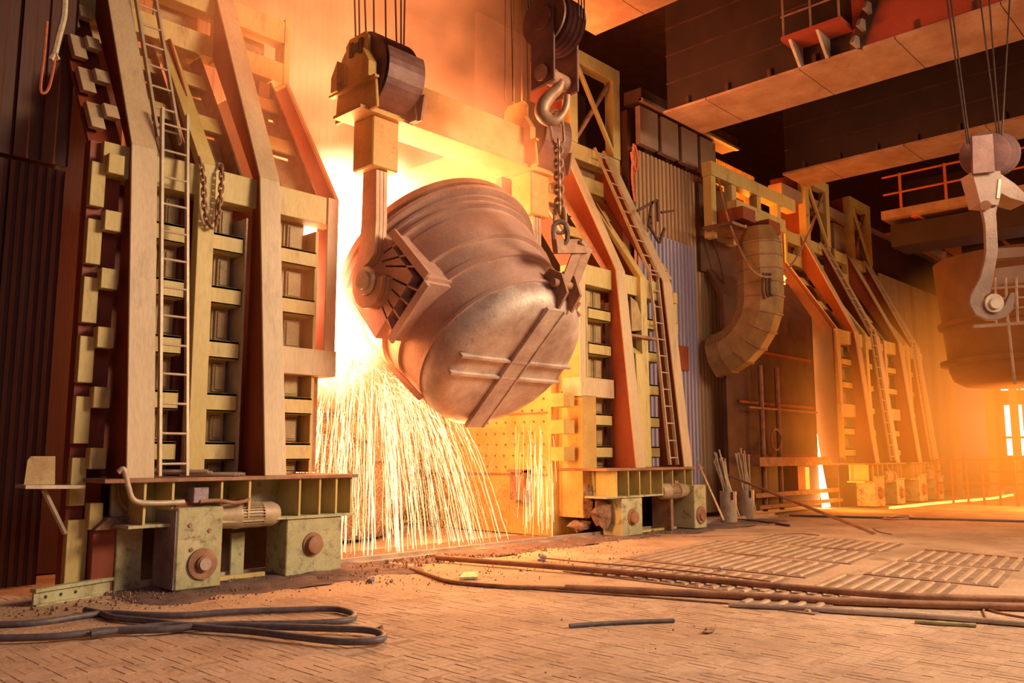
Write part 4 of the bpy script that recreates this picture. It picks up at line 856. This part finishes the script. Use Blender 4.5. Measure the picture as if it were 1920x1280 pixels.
MB().cyl(od(1848, 385, -.24), od(1848, 385, .24), .09, 14).build('hanger_pin', M['rust'], rh)
for k in range(3): MB().lathe([(-.04, .36), (-.03, .42), (.03, .42), (.04, .36)], od(1847+k*9, 290, k*.08), RT*.5+FH, 30).build('sheave', M['sheave'], rh)
tk([(1822, 255), (1862, 250), (1866, 322), (1824, 326)], -.3, -.24, 'cheek_plate', 'sheave', rh)
tk([(1876, 325), (1905, 345), (1925, 365), (1925, 380), (1895, 372), (1876, 362)], -.1, .4, 'spreader_arm', 'hook2', rh)
tk([(1872, 335), (1878, 335), (1875, 372), (1868, 372)], -.22, -.15, 'edge_strip', 'bare', rh)
for a, b in (((1814, 270), (1790, 100)), ((1818, 270), (1796, 100)), ((1870, 255), (1850, 95)), ((1874, 255), (1862, 95)), ((1878, 262), (1888, 90))): MB().cyl(od(*a), od(*a)+(od(*b)-od(*a))*2.2, .014, 6).build('wire_rope', M['rope'], rh)
# far ladle
DL = 23.; lc = onD(1925, 600, DL)
fl2 = empty('ladle', tuple(lc-ZZ*1.9), 'big brown ladle hanging upright at the right edge, behind the grey hook', 'ladle')
MB().lathe([(0, 0), (0, 1.6), (.15, 1.85), (.4, 1.95), (2.2, 2.1), (3.4, 2.2), (3.4, 1.9), (3.0, 1.9), (3.0, 0)], lc-ZZ*1.75, ZZ, 48).build('shell', M['farladle'], fl2)
for z in (.55, 1.6, 2.9): MB().lathe([(0, 2.0), (0, 2.16), (.12, 2.17), (.12, 2.0)], lc-ZZ*(1.75-z), ZZ, 48).build('band', M['farladle'], fl2)
# cage rail in front of it
cg = empty('cage_ladder', tuple(onD(1880, 610, 19)), 'pale horizontal cage of bars and beam beside the far ladle', 'cage')
for a, b, r in (((1825, 612), (1930, 604), .04), ((1860, 540), (1930, 536), .03), ((1870, 560), (1930, 556), .02), ((1880, 580), (1930, 574), .02), ((1866, 520), (1868, 612), .025), ((1885, 520), (1890, 610), .03), ((1905, 520), (1908, 606), .03), ((1890, 600), (1903, 720), .03)):
    MB().cyl(onD(*a, 19), onD(*b, 19), r, 6).build('bar', M['bare'], cg)
MB().slab([onD(x, y, 19) for x, y in ((1866, 503), (1930, 495), (1930, 528), (1870, 532))], FH*.3).build('top_beam', M['upper'], cg)
MB().slab([onD(x, y, 19) for x, y in ((1872, 465), (1930, 462), (1930, 480), (1872, 484))], FH*.3).build('upper_beam', M['upper'], cg)
# far pillars and guard rail
for i, (x, w_) in enumerate(((1866, 14), (1912, 12), (1800, 8))):
    a = onD(x, 905, 34); wd = w_*34/FPX
    pr = empty('far_pillar', (a.x, a.y, 0), ['slim pale pillar between the bright windows', 'pale pillar near the right edge behind the far ladle', 'thin pillar where the far wall ends'][i], 'pillar')
    MB().box(a.x-wd/2, a.x+wd/2, a.y-wd/2, a.y+wd/2, 0, 10).build('shaft', M['upper'], pr); MB().box(a.x-wd*.8, a.x+wd*.8, a.y-wd*.8, a.y+wd*.8, 0, .25).build('base', M['upper'], pr)
gr = empty('guard_rail', tuple(onZ(1840, 925)), 'dark guard railing across the far floor at right', 'railing')
A_, B_ = onD(1755, 862, 30), onD(1935, 860, 27)
for dz in (0, -.4, -.8): MB().cyl(A_+ZZ*dz, B_+ZZ*dz, .035, 6).build('rail_bar', M['web'], gr)
for k in range(7): p = A_.lerp(B_, k/6); MB().cyl(Vector((p.x, p.y, 0)), p, .04, 6).build('rail_post', M['web'], gr)
# ================================================================== SPARKS
rr = random.Random(3)
def traj(p, v, n, T):
    return [p+v*t+Vector((0, 0, -4.9*t*t)) for t in [T*k/(n-1) for k in range(n)]]
sp = MB(); sf_ = MB()
roots = [rr.random()**.8 for _ in range(34)]
for k in range(330):
    fx = min(1, max(0, rr.choice(roots)+rr.gauss(0, .012))) if rr.random() < .75 else rr.random()
    x = 7.75+2.6*fx; y = 11.7+rr.uniform(0, 1.1)
    p = Vector((x, y, 3.55-.75*fx+rr.gauss(0, .1)))
    v = Vector((-.75+3.5*fx*fx+rr.gauss(0, .16), rr.uniform(-.3, .3), rr.uniform(-.3, .5)))
    T = (v.z+math.sqrt(v.z**2+19.6*p.z))/9.8
    P = traj(p, v, 26, T); a_ = rr.gauss(0, .02); w_ = rr.uniform(.5, 1.4)
    P = [q+Vector((a_*math.sin(w_*n_)+rr.gauss(0, .008), 0, 0)) for n_, q in enumerate(P)]
    a0 = rr.randint(0, 14) if rr.random() < .6 else 0; a1 = rr.randint(a0+5, 26) if rr.random() < .6 else 26
    P = P[a0:a1]; r0 = rr.choice((.0025, .003, .004, .004, .0055, .0055, .009))
    sp.tube(P, [r0*rr.uniform(.5, 1.5) for q in P], 4, caps=False)
tag(sp.build('spark_streams', M['spark']), 'white-yellow streams of molten sparks falling from the ladle mouth to the rail', 'sparks', kind='stuff')
for k in range(11000):
    fx = rr.random(); f = rr.random()**.8; t = f*.8
    p = Vector((7.75+2.6*fx+(-.75+3.5*fx*fx)*t+rr.gauss(0, .12+.3*f), rr.uniform(11.3, 13.2), 3.5-.7*fx-4.9*t*t*(1-.2*fx)+rr.gauss(0, .12)))
    if p.x < 7.72 or p.x > 13.4 or p.z < .03: continue
    L_ = rr.uniform(.03, .16)*(2 if rr.random() < .06 else 1)
    a = rr.gauss(0, 1.0)+.3*fx; d = Vector((math.sin(a), rr.gauss(0, .2), -math.cos(a))); c_ = rr.gauss(0, .04)
    P = [p, p+d*L_*.4+Vector((c_, 0, 0)), p+d*L_+Vector((0, 0, -abs(c_)))]
    sf_.tube(P, [.002, .003, .0014], 3, caps=False)
tag(sf_.build('fine_sparks', M['sparkfine']), 'mist of short curling sparks around the falling streams', 'sparks', kind='stuff')
sj = MB()
for k in range(60):
    x = 13.0+rr.gauss(0, .16); p = Vector((x, rr.uniform(11.3, 12.0), rr.uniform(.5, 2.3))); P = traj(p, Vector((rr.gauss(0, .15), 0, rr.uniform(-.4, .4))), 6, .45)
    P = [q for q in P if q.z > 0]
    if len(P) > 2: sj.tube(P, .003, 4, caps=False)
tag(sj.build('side_spark_shower', M['spark']), 'smaller thin spark shower falling beside the foot of the right gate', 'sparks', kind='stuff')
tag(MB().box(7.4, 13.4, 11.3, 12.4, -.011, .012).build('spatter_bed', M['slag']), 'rough spatter crust behind the rail where the sparks land', 'slag')
# ================================================================== FLAME AND FUME (emissive volumes; lit smoke and bloom painted in as emission)
def glow(name, lo, hi, blobs, col, col2, label, noise=.9, nscale=.55, absorb=.0):
    m = bpy.data.materials.new(name+'_gas'); m.use_nodes = True; N, L = nt(m); N.remove(N['Principled BSDF'])
    geo = N.new('ShaderNodeNewGeometry'); tot = None
    nz = N.new('ShaderNodeTexNoise'); nz.inputs['Scale'].default_value = nscale; nz.inputs['Detail'].default_value = 3; L.new(geo.outputs['Position'], nz.inputs['Vector'])
    for (c, rad, s_, pw) in blobs:
        sb_ = N.new('ShaderNodeVectorMath'); sb_.operation = 'SUBTRACT'; L.new(geo.outputs['Position'], sb_.inputs[0]); sb_.inputs[1].default_value = c
        dv = N.new('ShaderNodeVectorMath'); dv.operation = 'DIVIDE'; L.new(sb_.outputs[0], dv.inputs[0]); dv.inputs[1].default_value = rad
        ln = N.new('ShaderNodeVectorMath'); ln.operation = 'LENGTH'; L.new(dv.outputs[0], ln.inputs[0])
        s1 = N.new('ShaderNodeMath'); s1.operation = 'SUBTRACT'; s1.inputs[0].default_value = 1; L.new(ln.outputs['Value'], s1.inputs[1]); s1.use_clamp = True
        p1 = N.new('ShaderNodeMath'); p1.operation = 'POWER'; L.new(s1.outputs[0], p1.inputs[0]); p1.inputs[1].default_value = pw
        m1 = N.new('ShaderNodeMath'); m1.operation = 'MULTIPLY'; L.new(p1.outputs[0], m1.inputs[0]); m1.inputs[1].default_value = s_
        if tot is None: tot = m1
        else:
            ad = N.new('ShaderNodeMath'); ad.operation = 'ADD'; L.new(tot.outputs[0], ad.inputs[0]); L.new(m1.outputs[0], ad.inputs[1]); tot = ad
    mr = N.new('ShaderNodeMapRange'); mr.inputs['From Min'].default_value = .3; mr.inputs['From Max'].default_value = .7; mr.inputs['To Min'].default_value = 1-noise; mr.inputs['To Max'].default_value = 1+noise*.6
    L.new(nz.outputs['Fac'], mr.inputs['Value'])
    mu = N.new('ShaderNodeMath'); mu.operation = 'MULTIPLY'; L.new(tot.outputs[0], mu.inputs[0]); L.new(mr.outputs[0], mu.inputs[1])
    e = N.new('ShaderNodeEmission'); L.new(mu.outputs[0], e.inputs[1])
    q = N.new('ShaderNodeMath'); q.operation = 'MULTIPLY'; L.new(mu.outputs[0], q.inputs[0]); q.inputs[1].default_value = .5; q.use_clamp = True
    mxc = N.new('ShaderNodeMixRGB'); L.new(q.outputs[0], mxc.inputs[0]); mxc.inputs[1].default_value = (*col, 1); mxc.inputs[2].default_value = (*col2, 1); L.new(mxc.outputs[0], e.inputs[0])
    L.new(e.outputs[0], N['Material Output'].inputs['Volume'])
    o = MB().box(lo[0], hi[0], lo[1], hi[1], lo[2], hi[2]).build(name, m); return tag(o, label, 'flame', kind='stuff')
glow('furnace_flame', (4.8, 8.6, 1.4), (14.6, 17.5, 12.9), [
    ((10.2, 13.4, 5.9), (3.2, 2.2, 1.9), 13, 1.3),
    ((8.25, 12.6, 4.3), (1.45, 1.7, 2.0), 17, 1.3),
    ((9.0, 13.4, 8.8), (5.0, 3.8, 5.4), .48, .9),  # plume: fire-lit smoke given its own emission
    ((9.9, 10.3, 6.8), (2.7, 1.7, 1.5), .75, 1.1),  # haze before the hoist beam, its lit look painted in as emission
    ((7.9, 11.6, 4.6), (2.0, 2.0, 3.0), .38, 1.2)], (1.0, .22, .05), (1.0, .48, .25), 'blinding white flame and orange fume with painted-in glow pouring out of the open furnace bay', noise=1.0, nscale=.8)  # last blob is an added orange veil imitating bloom around the flame
glow('far_haze_glow', (20, 1.0, .05), (42, 12.0, 8), [((26.4, 11.2, 1.5), (4.0, 2.0, 4.6), .26, 1.4), ((28.5, 6.2, 2.3), (8.5, 5.0, 5.6), .17, 1.0)], (1.0, .25, .02), (1.0, .4, .06), 'orange haze with painted-in glow over the far floor around the stream', noise=.3, nscale=.25)  # emission painted into the haze in place of light scattered from the metal
